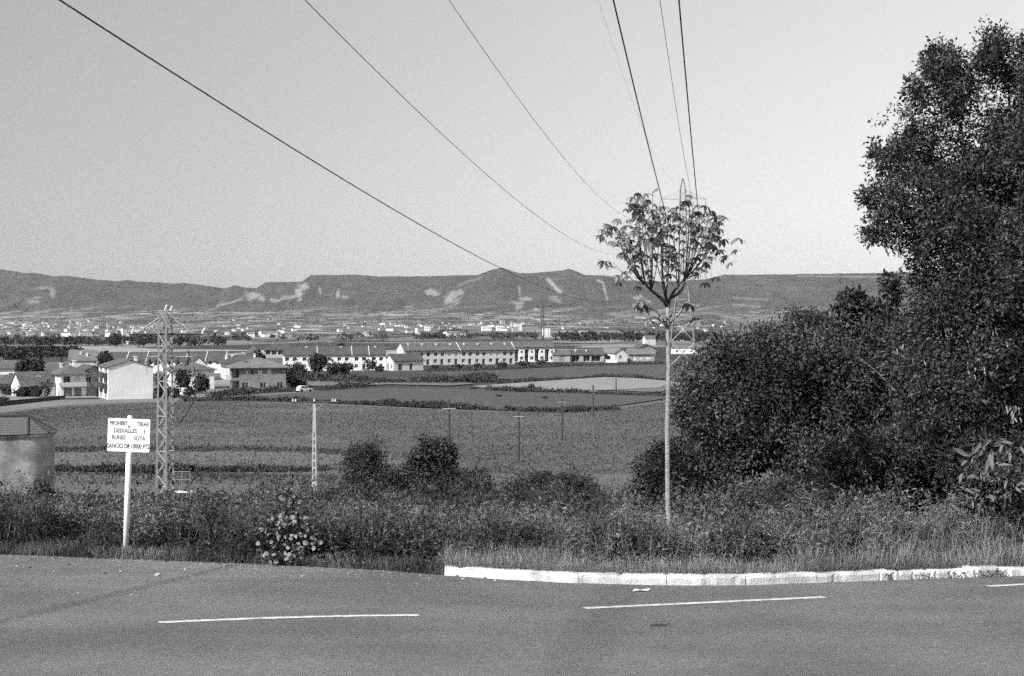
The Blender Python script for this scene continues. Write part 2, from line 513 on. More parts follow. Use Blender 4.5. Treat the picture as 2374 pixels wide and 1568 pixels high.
kerb = tag(empty('kerb', (0, 0, 0)), 'whitewashed concrete kerb along the grass verge', 'kerb', kind='structure')
joints = [EDGE[4, 0], road_pt(1340, 1352)[0], road_pt(1545, 1357)[0], road_pt(1728, 1357)[0], road_pt(1895, 1352)[0], road_pt(2000, 1348)[0], road_pt(2060, 1346)[0], road_pt(2130, 1343)[0], road_pt(2235, 1339)[0], 6.3, 7.3, 8.3, 9.4]
for k in range(len(joints) - 1):
    xs = np.linspace(joints[k] + 0.004, joints[k + 1] - 0.004, 17)
    V, F = [], []
    h0_ = 0.112 + random.uniform(-0.012, 0.012)
    for i, x in enumerate(xs):
        y = float(edge(x)); z = -RA - RB * y
        wob = 0.008 * math.sin(7 * x + k) + (random.random() < .12) * .02; hgt = h0_ - (random.random() < .04) * random.uniform(.01, .035)
        prof = [(-0.03 + wob, -0.08), (-0.02 + wob, hgt - 0.03), (0.0, hgt - 0.006), (0.03, hgt), (0.17, hgt + 0.002), (0.19, -0.08)]
        V += [(x, y + a, z + b + 0.004 * math.sin(11 * x)) for a, b in prof]
    for i in range(len(xs) - 1):
        for j in range(5):
            F.append((i * 6 + j, (i + 1) * 6 + j, (i + 1) * 6 + j + 1, i * 6 + j + 1))
    mb = MB(); mb.add(V, F); mb.add(V[:6], [(0, 1, 2, 3, 4, 5)]); mb.add(V[-6:], [(5, 4, 3, 2, 1, 0)])
    mb.build('kerb_stone', M_kerb, kerb)

# ------------------------------------------------------------------ fields as sheets on the plain
def in_poly(x, y, poly):
    p = np.asarray(poly, float)
    inside = np.zeros(np.shape(x), bool)
    j = len(p) - 1
    for i in range(len(p)):
        c = ((p[i, 1] > y) != (p[j, 1] > y)) & (x < (p[j, 0] - p[i, 0]) * (y - p[i, 1]) / (p[j, 1] - p[i, 1] + 1e-12) + p[i, 0])
        inside ^= c
        j = i
    return inside


def poly_dist(x, y, poly):
    p = np.asarray(poly, float)
    d = np.full(np.shape(x), 1e9)
    for i in range(len(p)):
        a, b = p[i], p[(i + 1) % len(p)]
        ab = b - a
        t = np.clip(((x - a[0]) * ab[0] + (y - a[1]) * ab[1]) / (ab @ ab + 1e-12), 0, 1)
        d = np.minimum(d, np.hypot(x - a[0] - t * ab[0], y - a[1] - t * ab[1]))
    return d


def field(label, poly_px, material, lift):
    pts = [flat(x, y) for x, y in poly_px]
    mb = MB()
    mb.add([(p[0], p[1], -18.5 + lift) for p in pts], [tuple(range(len(pts)))])
    o = mb.build('field', material)
    nrm = o.data.polygons[0].normal
    if nrm.z < 0:
        o.data.flip_normals()
    return tag(o, label, 'field', kind='structure')


FIELD_MAIN = [(-150, 985), (0, 958), (100, 945), (180, 938), (330, 934), (480, 931), (700, 934), (1030, 950), (1240, 956), (1420, 946), (1540, 928), (1760, 915), (1900, 960), (1900, 1100), (1400, 1112), (900, 1108), (500, 1100), (-150, 1085)]
field('wide dark green crop field below the bank', FIELD_MAIN, M_crop, 0.10)
field('pale strip of crop in front of the dark maize rows', [(100, 1052), (520, 1050), (900, 1056), (1000, 1078), (560, 1082), (100, 1083)], M_crop2, 0.14)
field('short meadow at the foot of the bank', [(60, 1100), (500, 1100), (900, 1106), (900, 1132), (60, 1132)], M_meadow, 0.14)
field('dim ploughed field between two hedgerows', [(380, 938), (520, 925), (700, 912), (900, 901), (1130, 903), (1260, 911), (1420, 908), (1560, 914), (1780, 914), (1540, 926), (1420, 944), (1240, 954), (1030, 948), (700, 932)], M_dim, 0.16)
field('bright pale stubble field beyond the hedgerow', [(1095, 897), (1250, 886), (1400, 876), (1470, 878), (1560, 886), (1700, 893), (1560, 899), (1420, 906), (1250, 909), (1130, 902)], M_stubble, 0.20)
field('grey field beside the stubble', [(1420, 906.5), (1560, 899.5), (1700, 893.5), (1800, 900), (1780, 913), (1560, 913)], M_crop2, 0.18)
field('narrow pale tongue of stubble behind the brick house', [(700, 884), (900, 878), (1060, 884), (1100, 892), (1040, 896), (900, 893), (820, 897), (700, 896)], M_crop2, 0.22)
field('beaten earth yard in front of the houses', [(-60, 940), (60, 932), (150, 926), (230, 925), (215, 917), (120, 913), (0, 913)], M_yard, 0.2)
field('dim grass in front of the terraces', [(1000, 863), (1180, 857), (1540, 842), (1700, 845), (1700, 885), (1480, 876), (1400, 874), (1250, 882), (1150, 880), (1000, 876)], M_dim, 0.16)

# ------------------------------------------------------------------ hills
CREST = [(-500, 612), (-200, 618), (0, 624), (27, 628), (51, 633), (78, 633), (109, 641), (147, 639), (181, 643), (239, 650), (273, 652), (297, 649), (318, 653), (400, 657), (424, 656), (454, 660), (499, 665), (519, 670), (543, 662), (560, 666), (594, 668), (615, 655), (700, 653), (720, 638), (822, 637), (880, 641), (949, 641), (1017, 640), (1061, 638), (1106, 638), (1147, 623), (1164, 620), (1201, 633), (1222, 634), (1256, 631), (1307, 627), (1318, 623), (1335, 628), (1355, 637), (1393, 639), (1413, 640), (1444, 648), (1486, 652), (1560, 652), (1638, 647), (1679, 637), (1756, 637), (1898, 635), (2101, 632), (2400, 632), (2900, 640)]
CREST = np.array(CREST, float)
DC, DF = 11600.0, 8900.0
nx_, nv = 1400, 120
hx = np.linspace(-400, 2800, nx_)
hv = np.linspace(0, 1.15, nv)
zc = (HY - np.interp(hx, CREST[:, 0], CREST[:, 1])) / FX * DC
zc = zc + 3.0 * snoise(hx, hx * 0, 0.16, 11)
ang = (hx - CX) / FX
HXg = ang[None, :] * np.ones(nv)[:, None]
Yg = DF + (DC - DF) * hv[:, None] + 0 * HXg
Xg = HXg * DC * (0.86 + 0.14 * np.minimum(hv, 1))[:, None]
zf = -25.0
sp = np.interp(hv, [0, 0.35, 0.75, 0.93, 1.0, 1.15], [0, 0.16, 0.55, 0.93, 1.0, 0.97])
Zg = zf + (zc[None, :] - zf) * sp[:, None]
mid_ = np.sin(np.clip(hv, 0, 1) * math.pi)[:, None]
gul = np.abs(snoise(Xg * 1.0, Yg * 0.25, 0.006, 12)) * 60 + np.abs(snoise(Xg, Yg * .2, 0.016, 15)) * 30 + snoise(Xg, Yg, 0.0025, 13) * 26 + snoise(Xg, Yg, 0.02, 14) * 7
Zg = Zg - mid_ * gul
# bare eroded slopes (pale marl) where the photograph shows them
PX = CX + FX * Xg / Yg
PY = HY - FX * Zg / Yg
pale = np.zeros_like(PX)
wob = snoise(PX, PY, 0.25, 20) * 5 + snoise(PX, PY * .6, 0.9, 21) * 5 + snoise(PX * 1.6, PY * .7, 1.6, 22) * 3
def blob(cx_, cy, rx_, ry, k=1.0):
    global pale
    d = np.sqrt(((PX - cx_) / rx_) ** 2 + ((PY - cy) / ry) ** 2) + wob * 0.10
    pale = np.maximum(pale, k * np.clip((1.25 - d) / 0.5, 0, 1))
def stroke(x0, y0, x1, y1, w, k=1.0):
    global pale
    dx, dy = x1 - x0, y1 - y0
    t = np.clip(((PX - x0) * dx + (PY - y0) * dy) / (dx * dx + dy * dy), 0, 1)
    d = np.hypot(PX - x0 - t * dx, PY - y0 - t * dy) / w + wob * 0.08
    pale = np.maximum(pale, k * np.clip((1.3 - d) / 0.6, 0, 1))
for b in ((88, 690, 12, 4, .6), (122, 680, 6, 10, .6), (100, 668, 20, 3, .5), (75, 700, 14, 5, .6), (584, 688, 16, 9, .8), (606, 694, 8, 6, .7), (635, 697, 10, 5, .7), (665, 690, 10, 4, .7), (693, 678, 9, 14, .9), (707, 668, 8, 8, .8), (784, 683, 4, 9, .8), (799, 689, 7, 4, .8), (1001, 680, 13, 8, .8), (1048, 694, 15, 14, 1), (1036, 700, 10, 6, .8), (1068, 677, 6, 7, .8), (1217, 694, 20, 5, .8), (1200, 702, 14, 4, .7), (1284, 692, 9, 6, .7), (1292, 700, 8, 4, .6), (1202, 713, 9, 4, .8), (945, 712, 10, 3, .6), (1480, 690, 9, 6, .8), (1500, 700, 10, 6, .7)):
    blob(*b)
for s_ in ((505, 710, 560, 694, 3, .6), (640, 698, 700, 682, 3, .7), (741, 667, 743, 682, 2, .7), (1272, 650, 1298, 677, 4.5, 1), (1203, 667, 1206, 686, 2.5, .7), (1386, 651, 1397, 655, 3, .8), (1397, 655, 1408, 694, 2.2, .8), (1063, 662, 1117, 643, 2.5, .35), (1585, 706, 1620, 709, 2, .6), (1700, 690, 1780, 696, 2, .35), (1700, 706, 1760, 712, 2.5, .5), (1850, 640, 2080, 643, 1.6, .5)):
    stroke(*s_)
fields_low = np.clip((PY - 706) / 18, 0, 1) * np.clip(snoise(PX * 0.35, PY * 1.6, 0.3, 23) * 2.6 + snoise(PX * .5, PY * 2, 0.9, 24) * 1.2 - 0.2, 0, 1)
pale = np.maximum(pale, 0.75 * fields_low)
ii = np.arange(nx_ * nv).reshape(nv, nx_)
quads = np.stack([ii[:-1, :-1], ii[:-1, 1:], ii[1:, 1:], ii[1:, :-1]], -1).reshape(-1, 4)
M_hill = mat('wooded_hill', 0.036, 0.95, 0.6, 0.012, 0.0, second=(0.002, 0.75, 1.35))
N_, L_ = M_hill.node_tree.nodes, M_hill.node_tree.links
h_bs = next(n for n in N_ if n.type == 'BSDF_PRINCIPLED')
h_src = h_bs.inputs['Base Color'].links[0].from_socket
h_at = N_.new('ShaderNodeAttribute'); h_at.attribute_name = 'bare'
h_mx = N_.new('ShaderNodeMix'); h_mx.data_type = 'FLOAT'
L_.new(h_at.outputs['Fac'], h_mx.inputs[0]); L_.new(h_src, h_mx.inputs[2]); h_mx.inputs[3].default_value = 0.22
L_.new(h_mx.outputs[0], h_bs.inputs['Base Color'])
hill_me = np_mesh('hills', np.stack([Xg, Yg, Zg], -1), quads, M_hill, True)
at = hill_me.attributes.new('bare', 'FLOAT', 'POINT')
at.data.foreach_set('value', np.clip(pale, 0, 1).ravel().astype(np.float32))
tag(link('hills', hill_me), 'flat-topped wooded hills with pale bare gullies behind the plain', 'hills', kind='structure')


# ------------------------------------------------------------------ foliage tools
def unit(a):
    return a / np.maximum(np.linalg.norm(a, axis=-1, keepdims=True), 1e-9)


def rand_dirs(n, up=0.0):
    d = rng.normal(size=(n, 3)); d[:, 2] += up
    return unit(d)


def leaf_arrays(P, Dr, Nr, Ln, Wd, fold=0.25):
    """folded rhombic leaves: two triangles each"""
    P, Dr = np.asarray(P), unit(np.asarray(Dr))
    S = unit(np.cross(Dr, Nr)); Nn = np.cross(S, Dr)
    Ln, Wd = np.asarray(Ln)[:, None], np.asarray(Wd)[:, None]
    a = P
    tip = P + Dr * Ln - Nn * Ln * 0.10
    m = P + Dr * Ln * 0.45
    l, r = m + S * Wd * 0.5 + Nn * Wd * fold, m - S * Wd * 0.5 + Nn * Wd * fold
    V = np.stack([a, l, tip, r], 1).reshape(-1, 3)
    b = np.arange(len(P))[:, None] * 4
    F = np.concatenate([b + [0, 2, 1], b + [0, 3, 2]], 1).reshape(-1, 3)
    return V, F


def blade_arrays(P, Dr, Ln, Wd, bend):
    """grass blades: three triangles, curving over"""
    n = len(P)
    up = np.tile([0, 0, 1.0], (n, 1))
    ax = rng.uniform(0, 2 * np.pi, n)
    S = np.stack([np.cos(ax), np.sin(ax), 0 * ax], 1)
    Ln, Wd, bend = Ln[:, None], Wd[:, None], bend[:, None]
    m = P + (up * 0.6 + Dr * bend * 0.25) * Ln
    t = P + (up * (1.0 - 0.45 * bend) + Dr * bend) * Ln
    V = np.stack([P - S * Wd / 2, P + S * Wd / 2, m - S * Wd * 0.36, m + S * Wd * 0.36, t], 1).reshape(-1, 3)
    b = np.arange(n)[:, None] * 5
    F = np.concatenate([b + [0, 1, 3], b + [0, 3, 2], b + [2, 3, 4]], 1).reshape(-1, 3)
    return V, F


def horiz(n):
    a = rng.uniform(0, 2 * np.pi, n)
    return np.stack([np.cos(a), np.sin(a), 0 * a], 1)


def sample_poly(poly, n):
    p = np.asarray(poly, float)
    out = np.zeros((0, 2))
    while len(out) < n:
        q = rng.uniform(p.min(0), p.max(0), (n * 3, 2))
        q = q[in_poly(q[:, 0], q[:, 1], p)]
        out = np.concatenate([out, q])
    return out[:n]


def volume_points(poly, D, thick, n):
    """points in a rounded volume at distance D whose outline is the polygon"""
    q = sample_poly(poly, n)
    d = poly_dist(q[:, 0], q[:, 1], poly) / FX * D
    ht = np.minimum(thick, np.sqrt(np.maximum(d, 0) * thick * 1.6) + 0.05)
    s = rng.uniform(-1, 1, n)
    Dd = D + s * ht
    return np.stack([(q[:, 0] - CX) / FX * Dd, Dd, (HY - q[:, 1]) / FX * Dd], 1)


def cluster_leaves(centres, per, rad, L0, L1, wr, up=0.3, droop=0.0):
    n = len(centres) * per
    off = rng.normal(size=(n, 3)) * rad * 0.55
    P = np.repeat(centres, per, 0) + off
    Dr = unit(off + rand_dirs(n) * rad * 0.6 + [0, 0, 0]) 
    Dr[:, 2] -= droop
    Nr = rand_dirs(n, 0.9)
    Ln = rng.uniform(L0, L1, n)
    return P, unit(Dr), Nr, Ln, Ln * wr


LEAF_ME = {}


def leaf_mesh(kind, m):
    """one larger leaf lying along +Y, cupped along its midrib, made of a few faces"""
    if kind in LEAF_ME: return LEAF_ME[kind]
    shapes = {'oval': (0.5, [(0, .02), (.25, .36), (.55, .5), (.82, .34), (1, 0)]),
              'round': (0.9, [(0, .05), (.2, .38), (.5, .5), (.8, .36), (1, 0)]),
              'lance': (0.26, [(0, .05), (.2, .38), (.45, .5), (.75, .33), (1, 0)])}
    wr, prof = shapes[kind]
    V, F = [], []
    for t, w in prof:
        z = -0.10 * t * t
        V += [(0, t, z), (-w * wr, t, z + w * wr * 0.35), (w * wr, t, z + w * wr * 0.35)]
    for i in range(len(prof) - 1):
        a, b = 3 * i, 3 * i + 3
        F += [(a, a + 1, b + 1, b), (a, b, b + 2, a + 2)]
    mb = MB(); mb.add(V, F)
    me = mb.mesh('leaf', m)
    LEAF_ME[kind] = me
    return me


def place_leaf(me, parent, p, d, nrm, length, name='leaf'):
    d = Vector(d).normalized(); nrm = Vector(nrm)
    x = d.cross(nrm)
    x = x.normalized() if x.length > 1e-4 else d.orthogonal().normalized()
    z = x.cross(d)
    M = Matrix(((x.x, d.x, z.x, p[0]), (x.y, d.y, z.y, p[1]), (x.z, d.z, z.z, p[2]), (0, 0, 0, 1)))
    o = bpy.data.objects.new(name, me)
    col.objects.link(o)
    o.parent = parent
    o.matrix_parent_inverse = parent.matrix_world.inverted() if parent.matrix_world != Matrix() else Matrix()
    o.matrix_local = Matrix.Translation(-Vector(parent.location)) @ M @ Matrix.Scale(length, 4)
    return o


def plant(name, label, cat, group, poly, D, thick, clusters, per, rad, L0, L1, wr, m, trunk=None, limbs=10, nleaf=0, leaf_kind='oval', up=0.3, droop=0.0, extra=None, bark=None, holes=()):
    """tree or bush: trunk and limbs reaching into a crown of leaf sprays; the foremost leaves are pieces of their own"""
    p = np.asarray(poly, float)
    cxp = trunk if trunk is not None else (p[:, 0].min() + p[:, 0].max()) / 2
    base = np.array([(cxp - CX) / FX * D, D, 0.0]); base[2] = float(H(base[0], D))
    t = tag(empty(name, tuple(base)), label, cat, group)
    bpy.context.view_layer.update()
    nb = max(6, clusters // 18)
    B = volume_points(poly, D, thick, nb)
    sizes = rng.uniform(.5, 1.35, nb) * rad * 2.3
    C = np.repeat(B, 18, 0) + unit(rng.normal(size=(nb * 18, 3)) + [0, 0, .25]) * (rng.uniform(.3, 1, (nb * 18, 1)) ** .4) * np.repeat(sizes, 18)[:, None] * [1, 1, .72]
    qx, qy_ = CX + FX * C[:, 0] / C[:, 1], HY - FX * C[:, 2] / C[:, 1]
    ok_ = in_poly(qx, qy_, poly) & (poly_dist(qx, qy_, poly) / FX * D > rad * .28)
    for hx_, hy_, ha, hb in holes:
        ok_ &= ((qx - hx_) / (ha + 6)) ** 2 + ((qy_ - hy_) / (hb + 6)) ** 2 > 1
    C = C[ok_]
    if extra is not None:
        C = np.concatenate([C, extra])
    g = float(H(base[0], D))
    C[:, 2] = np.maximum(C[:, 2], H(C[:, 0], C[:, 1]) + 0.1)
    P, Dr, Nr, Ln, Wd = cluster_leaves(C, per, rad * .62, L0, L1, wr, up, droop)
    V, F = leaf_arrays(P, Dr, Nr, Ln, Wd)
    crown = link('crown', np_mesh('crown', V - base, F, m), t)
    crown['kind'] = 'stuff'
    # trunk and limbs
    hgt = C[:, 2].max() - base[2]
    mid = np.array([C[:, 0].mean(), D, base[2] + hgt * 0.55])
    r0 = max(0.02, hgt * 0.022)
    mb = MB()
    mb.tube([(0, 0, -0.2), tuple((mid - base) * [0.25, 0, 0.4] + [0.04, 0, 0]), tuple((mid - base) * [0.7, 0, 0.75]), tuple(mid - base)], [r0 * 1.25, r0, r0 * .8, r0 * .5], 7)
    mb.build('trunk', bark or M_bark, t, True)
    if limbs:
        mb = MB()
        for k in rng.choice(len(C), min(limbs, len(C)), replace=False):
            c = C[k] - base
            s0 = np.array(mid - base) * np.array([1, 1, rng.uniform(0.35, 1.0)]) * rng.uniform(0.5, 0.95)
            m1 = s0 * 0.5 + c * 0.5 + [0, 0, -0.08 * hgt * rng.uniform(-0.4, 1)]
            mb.tube([tuple(s0), tuple(m1), tuple(c)], [r0 * .42, r0 * .26, r0 * .08], 5, cap=False)
        mb.build('limb', bark or M_bark, t, True)
    if nleaf:
        me = leaf_mesh(leaf_kind, m) if leaf_kind not in LEAF_ME else LEAF_ME[leaf_kind]
        front = np.argsort(P[:, 1] + rng.uniform(0, 0.6, len(P)))[: nleaf * 6]
        for k in rng.choice(front, nleaf, replace=False):
            q = P[k] + np.array([0, -0.06, 0.0])
            place_leaf(me, t, q, Dr[k] + [0, -0.2, 0], Nr[k], float(Ln[k]) * 1.12)
    return t


# ------------------------------------------------------------------ houses
def wall_panel(mb, org, u, w, h, ops, inn, depth=0.18):
    """a wall face from org along u (unit) of width w and height h with recessed openings (x0, z0, ow, oh); inn: inward normal"""
    org, u, inn = Vector(org), Vector(u), Vector(inn)
    up = Vector((0, 0, 1))
    xs = sorted({0.0, w, *[c for o in ops for c in (o[0], o[0] + o[2])]})
    zs = sorted({0.0, h, *[c for o in ops for c in (o[1], o[1] + o[3])]})
    for i in range(len(xs) - 1):
        for j in range(len(zs) - 1):
            mx, mz = (xs[i] + xs[i + 1]) / 2, (zs[j] + zs[j + 1]) / 2
            if any(o[0] < mx < o[0] + o[2] and o[1] < mz < o[1] + o[3] for o in ops):
                continue
            q = [org + u * a + up * b for a, b in ((xs[i], zs[j]), (xs[i + 1], zs[j]), (xs[i + 1], zs[j + 1]), (xs[i], zs[j + 1]))]
            mb.add(q, [(0, 1, 2, 3)])
    for o in ops:
        c = [org + u * a + up * b for a, b in ((o[0], o[1]), (o[0] + o[2], o[1]), (o[0] + o[2], o[1] + o[3]), (o[0], o[1] + o[3]))]
        dd = o[5] if len(o) > 5 else depth
        k = [p + inn * (dd + 0.1) for p in c]
        mb.add(c + k, [(0, 1, 5, 4), (1, 2, 6, 5), (2, 3, 7, 6), (3, 0, 4, 7), (4, 5, 6, 7)])


def quad_slab(mb, q, th):
    q = [Vector(p) for p in q]
    n = (q[1] - q[0]).cross(q[2] - q[0]).normalized()
    if n.z < 0: n = -n
    lo = [p - n * th for p in q]
    k = len(q)
    mb.add(q + lo, [tuple(range(k)), tuple(range(2 * k - 1, k - 1, -1))] + [(i, k + i, k + (i + 1) % k, (i + 1) % k) for i in range(k)])


WIN = {'w': ('window', 'glass'), 's': ('window', 'shutter'), 'd': ('door', 'door'), 'g': ('garage_door', 'garage'), 'o': (None, None)}
WINM = {'glass': M_glass, 'shutter': M_shutter, 'door': M_door, 'garage': M_garage}


def house(name, label, x, D, w, d, h, rz=31, roof='gable_x', rh=1.8, over=0.5, ops=None, wall=None, rm=None, chim=(), group=None, cat='house', z=None, balc=(), party=False, joined=False):
    wall = wall or M_wallw; rm = rm or M_roof; ops = ops or {}
    X = (x - CX) / FX * D
    z0 = float(H(X, D)) if z is None else z
    t = tag(empty(name, (X, D, z0), R(rz)), label, cat, group)
    bz = -0.4
    mb = MB()
    sides = {'front': ((0, 0), (1, 0), w, (0, 1)), 'right': ((w, 0), (0, 1), d, (-1, 0)), 'back': ((w, d), (-1, 0), w, (0, -1)), 'left': ((0, d), (0, -1), d, (1, 0))}
    for sname, (o_, u, ln, inn) in sides.items():
        lst = [(a, b - bz, c, e, ty) + tuple(r_) for a, b, c, e, ty, *r_ in ops.get(sname, [])]
        wall_panel(mb, (o_[0], o_[1], bz), (u[0], u[1], 0), ln, h - bz, lst, (inn[0], inn[1], 0))
    if roof == 'gable_x':
        for xx, fl in ((0, 1), (w, -1)):
            mb.add([(xx, 0, h), (xx, d, h), (xx, d / 2, h + rh)], [(0, 1, 2)[::fl * -1]])
    elif roof == 'gable_y':
        for yy, fl in ((0, 1), (d, -1)):
            mb.add([(0, yy, h), (w, yy, h), (w / 2, yy, h + rh)], [(0, 1, 2)[::fl]])
    mb.build('wall', wall, t)
    # openings filled
    for sname, lst in ops.items():
        o_, u, ln, inn = sides[sname]
        u3, n3 = Vector((u[0], u[1], 0)), Vector((inn[0], inn[1], 0))
        for a, b, c, e, ty, *r_ in lst:
            nm, mk = WIN[ty]
            if nm is None: continue
            dd = (r_[0] if r_ else 0.18)
            p = Vector((o_[0], o_[1], 0)) + u3 * a + Vector((0, 0, b)) + n3 * (dd - 0.03)
            m2 = MB()
            fr = 0.08
            c0 = [p, p + u3 * c, p + u3 * c + Vector((0, 0, e)), p + Vector((0, 0, e))]
            m2.add(c0 + [q + n3 * 0.05 for q in c0], [(0, 1, 2, 3), (0, 4, 5, 1), (1, 5, 6, 2), (2, 6, 7, 3), (3, 7, 4, 0)])
            win = m2.build(nm, WINM[mk], t)
            if ty in 'w' and c > 0.7:
                m3 = MB()
                q = p - n3 * 0.03
                for aa, bb, cc, ee in ((0, 0, c, fr), (0, e - fr, c, fr), (0, fr, fr, e - 2 * fr), (c - fr, fr, fr, e - 2 * fr), (c / 2 - fr / 2, fr, fr, e - 2 * fr)):
                    b0 = [q + u3 * aa + Vector((0, 0, bb)), q + u3 * (aa + cc) + Vector((0, 0, bb)), q + u3 * (aa + cc) + Vector((0, 0, bb + ee)), q + u3 * aa + Vector((0, 0, bb + ee))]
                    m3.add(b0 + [k + n3 * 0.03 for k in b0], [(0, 1, 2, 3), (0, 4, 5, 1), (1, 5, 6, 2), (2, 6, 7, 3), (3, 7, 4, 0)])
                m3.build('window_frame', M_shutter, win)
    # roof
    mb = MB(); v = over
    if roof == 'gable_x':
        s = rh / (d / 2)
        e0 = h - v * s
        g = 0.0 if (party or joined) else v * 0.7
        quad_slab(mb, [(-g, -v, e0 + .18), (w + g, -v, e0 + .18), (w + g, d / 2, h + rh + .18), (-g, d / 2, h + rh + .18)], 0.17)
        quad_slab(mb, [(-g, d + v, e0 + .18), (-g, d / 2 + .01, h + rh + .18), (w + g, d / 2 + .01, h + rh + .18), (w + g, d + v, e0 + .18)], 0.17)
    elif roof == 'gable_y':
        s = rh / (w / 2)
        e0 = h - v * s
        g = v * 0.7
        quad_slab(mb, [(-v, -g, e0 + .18), (w / 2, -g, h + rh + .18), (w / 2, d + g, h + rh + .18), (-v, d + g, e0 + .18)], 0.17)
        quad_slab(mb, [(w + v, -g, e0 + .18), (w + v, d + g, e0 + .18), (w / 2 + .01, d + g, h + rh + .18), (w / 2 + .01, -g, h + rh + .18)], 0.17)
    elif roof == 'hip':
        k = min(w, d) / 2
        A = [(-v, -v, h), (w + v, -v, h), (w + v, d + v, h), (-v, d + v, h)]
        if w >= d:
            r1, r2 = (k, d / 2, h + rh), (w - k, d / 2, h + rh)
            fs = [(0, 1, 5, 4), (1, 2, 5), (2, 3, 4, 5), (3, 0, 4)]
        else:
            r1, r2 = (w / 2, k, h + rh), (w / 2, d - k, h + rh)
            fs = [(0, 1, 4), (1, 2, 5, 4), (2, 3, 5), (3, 0, 4, 5)]
        lo = [(a, b, c - 0.2) for a, b, c in A]
        mb.add(A + [r1, r2] + lo, fs + [(0, 6, 7, 1), (1, 7, 8, 2), (2, 8, 9, 3), (3, 9, 6, 0), (9, 8, 7, 6)])
    elif roof == 'shed':
        quad_slab(mb, [(-v, -v, h + .2), (w + v, -v, h + .2), (w + v, d + v, h + rh + .2), (-v, d + v, h + rh + .2)], 0.18)
    elif roof == 'flat':
        mb.box(-v, w + v, -v, d + v, h, h + 0.3)
    rf = mb.build('roof', rm, t)
    for cx_, cy, ch, *cm in chim:
        m2 = MB()
        top = h + rh + ch
        m2.box(cx_ - .3, cx_ + .3, cy - .3, cy + .3, h, top).box(cx_ - .42, cx_ + .42, cy - .42, cy + .42, top + .002, top + .16)
        m2.build('chimney', cm[0] if cm else M_wallw, rf)
    if party:
        m2 = MB()
        s = rh / (d / 2)
        m2.add([(w - .08, -v, h - v * s + .25), (w + .08, -v, h - v * s + .25), (w + .08, d / 2, h + rh + .38), (w - .08, d / 2, h + rh + .38),
                (w - .08, -v, h - v * s - .1), (w + .08, -v, h - v * s - .1), (w + .08, d / 2, h + rh - .1), (w - .08, d / 2, h + rh - .1)],
               [(0, 1, 2, 3), (0, 4, 5, 1), (1, 5, 6, 2), (2, 6, 7, 3), (3, 7, 4, 0)])
        m2.build('party_wall', M_wallw, t)
    for (sd, a, b, ln, dep, bz_) in balc:
        m2 = MB()
        if sd == 'front':
            m2.box(a, a + ln, -dep, -0.002, b, b + .18).box(a, a + ln, -dep, -dep + .1, b + .182, b + bz_).box(a, a + .1, -dep + .102, -0.002, b + .182, b + bz_).box(a + ln - .1, a + ln, -dep + .102, -0.002, b + .182, b + bz_)
        else:
            m2.box(-dep, -0.002, a, a + ln, b, b + .18).box(-dep, -dep + .1, a, a + ln, b + .182, b + bz_).box(-dep + .102, -0.002, a, a + .1, b + .182, b + bz_).box(-dep + .102, -0.002, a + ln - .1, a + ln, b + .182, b + bz_)
        m2.build('balcony', M_balc if name == 'apartment_house' else M_wallp, t)
    return t


# the village ------------------------------------------------------
def evenly(n, x0, x1, z0, ww, hh, ty='w', *r_):
    st = (x1 - x0) / n
    return [(x0 + st * (i + .5) - ww / 2, z0, ww, hh, ty, *r_) for i in range(n)]


# white three-storey block with blank gable
house('apartment_house', 'tall house with a blank bright white gable wall beside the field', 251, 310, 9.6, 13.0, 7.0, 25, 'gable_y', 1.5, 0.35,
      {'left': [(1.2, 0.1, 3.0, 2.0, 'g'), (5.0, 0.1, 1.0, 2.0, 'd'), (7.6, .1, 3.2, 2.0, 'g'), (1.0, 2.6, 4.2, 1.9, 'w', .5), (7.4, 2.6, 4.0, 1.9, 'w', .5), (1.0, 4.9, 4.2, 1.8, 'w', .5), (7.4, 4.9, 4.0, 1.8, 'w', .5)]},
      balc=(('left', 1.0, 2.35, 4.8, 1.3, 1.1), ('left', 7.0, 2.35, 4.8, 1.3, 1.1), ('left', 1.0, 4.65, 4.8, 1.3, 1.1), ('left', 7.0, 4.65, 4.8, 1.3, 1.1)), chim=((7.5, 9, .5),), rm=M_roof)
house('village_house', 'grey gabled house with wide dark eaves next to the blank white gable', 186, 321, 6.4, 9, 5.3, 31, 'gable_y', 1.6, 0.9,
      {'front': [(1.2, 3.2, 1.2, 1.2, 'w'), (3.8, 0.2, 1.8, 2.1, 'd')], 'left': evenly(2, .6, 8, 3.0, 1.2, 1.3)}, M_wallg, M_roof_dark)
house('village_house', 'hip roofed house with long balcony and tall white chimney', 140, 318, 5.6, 10.5, 5.2, 28, 'hip', 1.9, 0.7,
      {'left': [(1.0, 2.9, .9, 1.6, 'w'), (3.2, 2.9, .9, 1.6, 'w'), (6.6, 2.9, .9, 1.6, 'w'), (1.5, .4, 1.2, 1.4, 's'), (6.0, .4, 1.2, 1.4, 's')],
       'front': [(.6, 2.8, 1.6, 2.0, 'w'), (3.0, 2.8, 1.4, 2.0, 's'), (.7, .1, 1.8, 2.1, 'g'), (3.0, .1, 1.6, 2.1, 'g')]}, M_wallw, M_roof, ((3.6, 3.0, .9), (1.6, 7.6, .2)),
      balc=(('front', -.4, 2.45, 6.0, 1.1, .95),))
house('cottage', 'low cottage with a brilliant white gable and long plain roof', 49, 318, 8.5, 7.0, 2.6, 37, 'gable_x', 2.9, 0.45,
      {'front': [(.8, .8, .9, 1.1, 'w'), (3.2, .1, 1.0, 2.0, 'd'), (5.4, .8, .9, 1.1, 'w')]}, M_wallw, M_roof, ((4.6, 2.4, -1.0),))
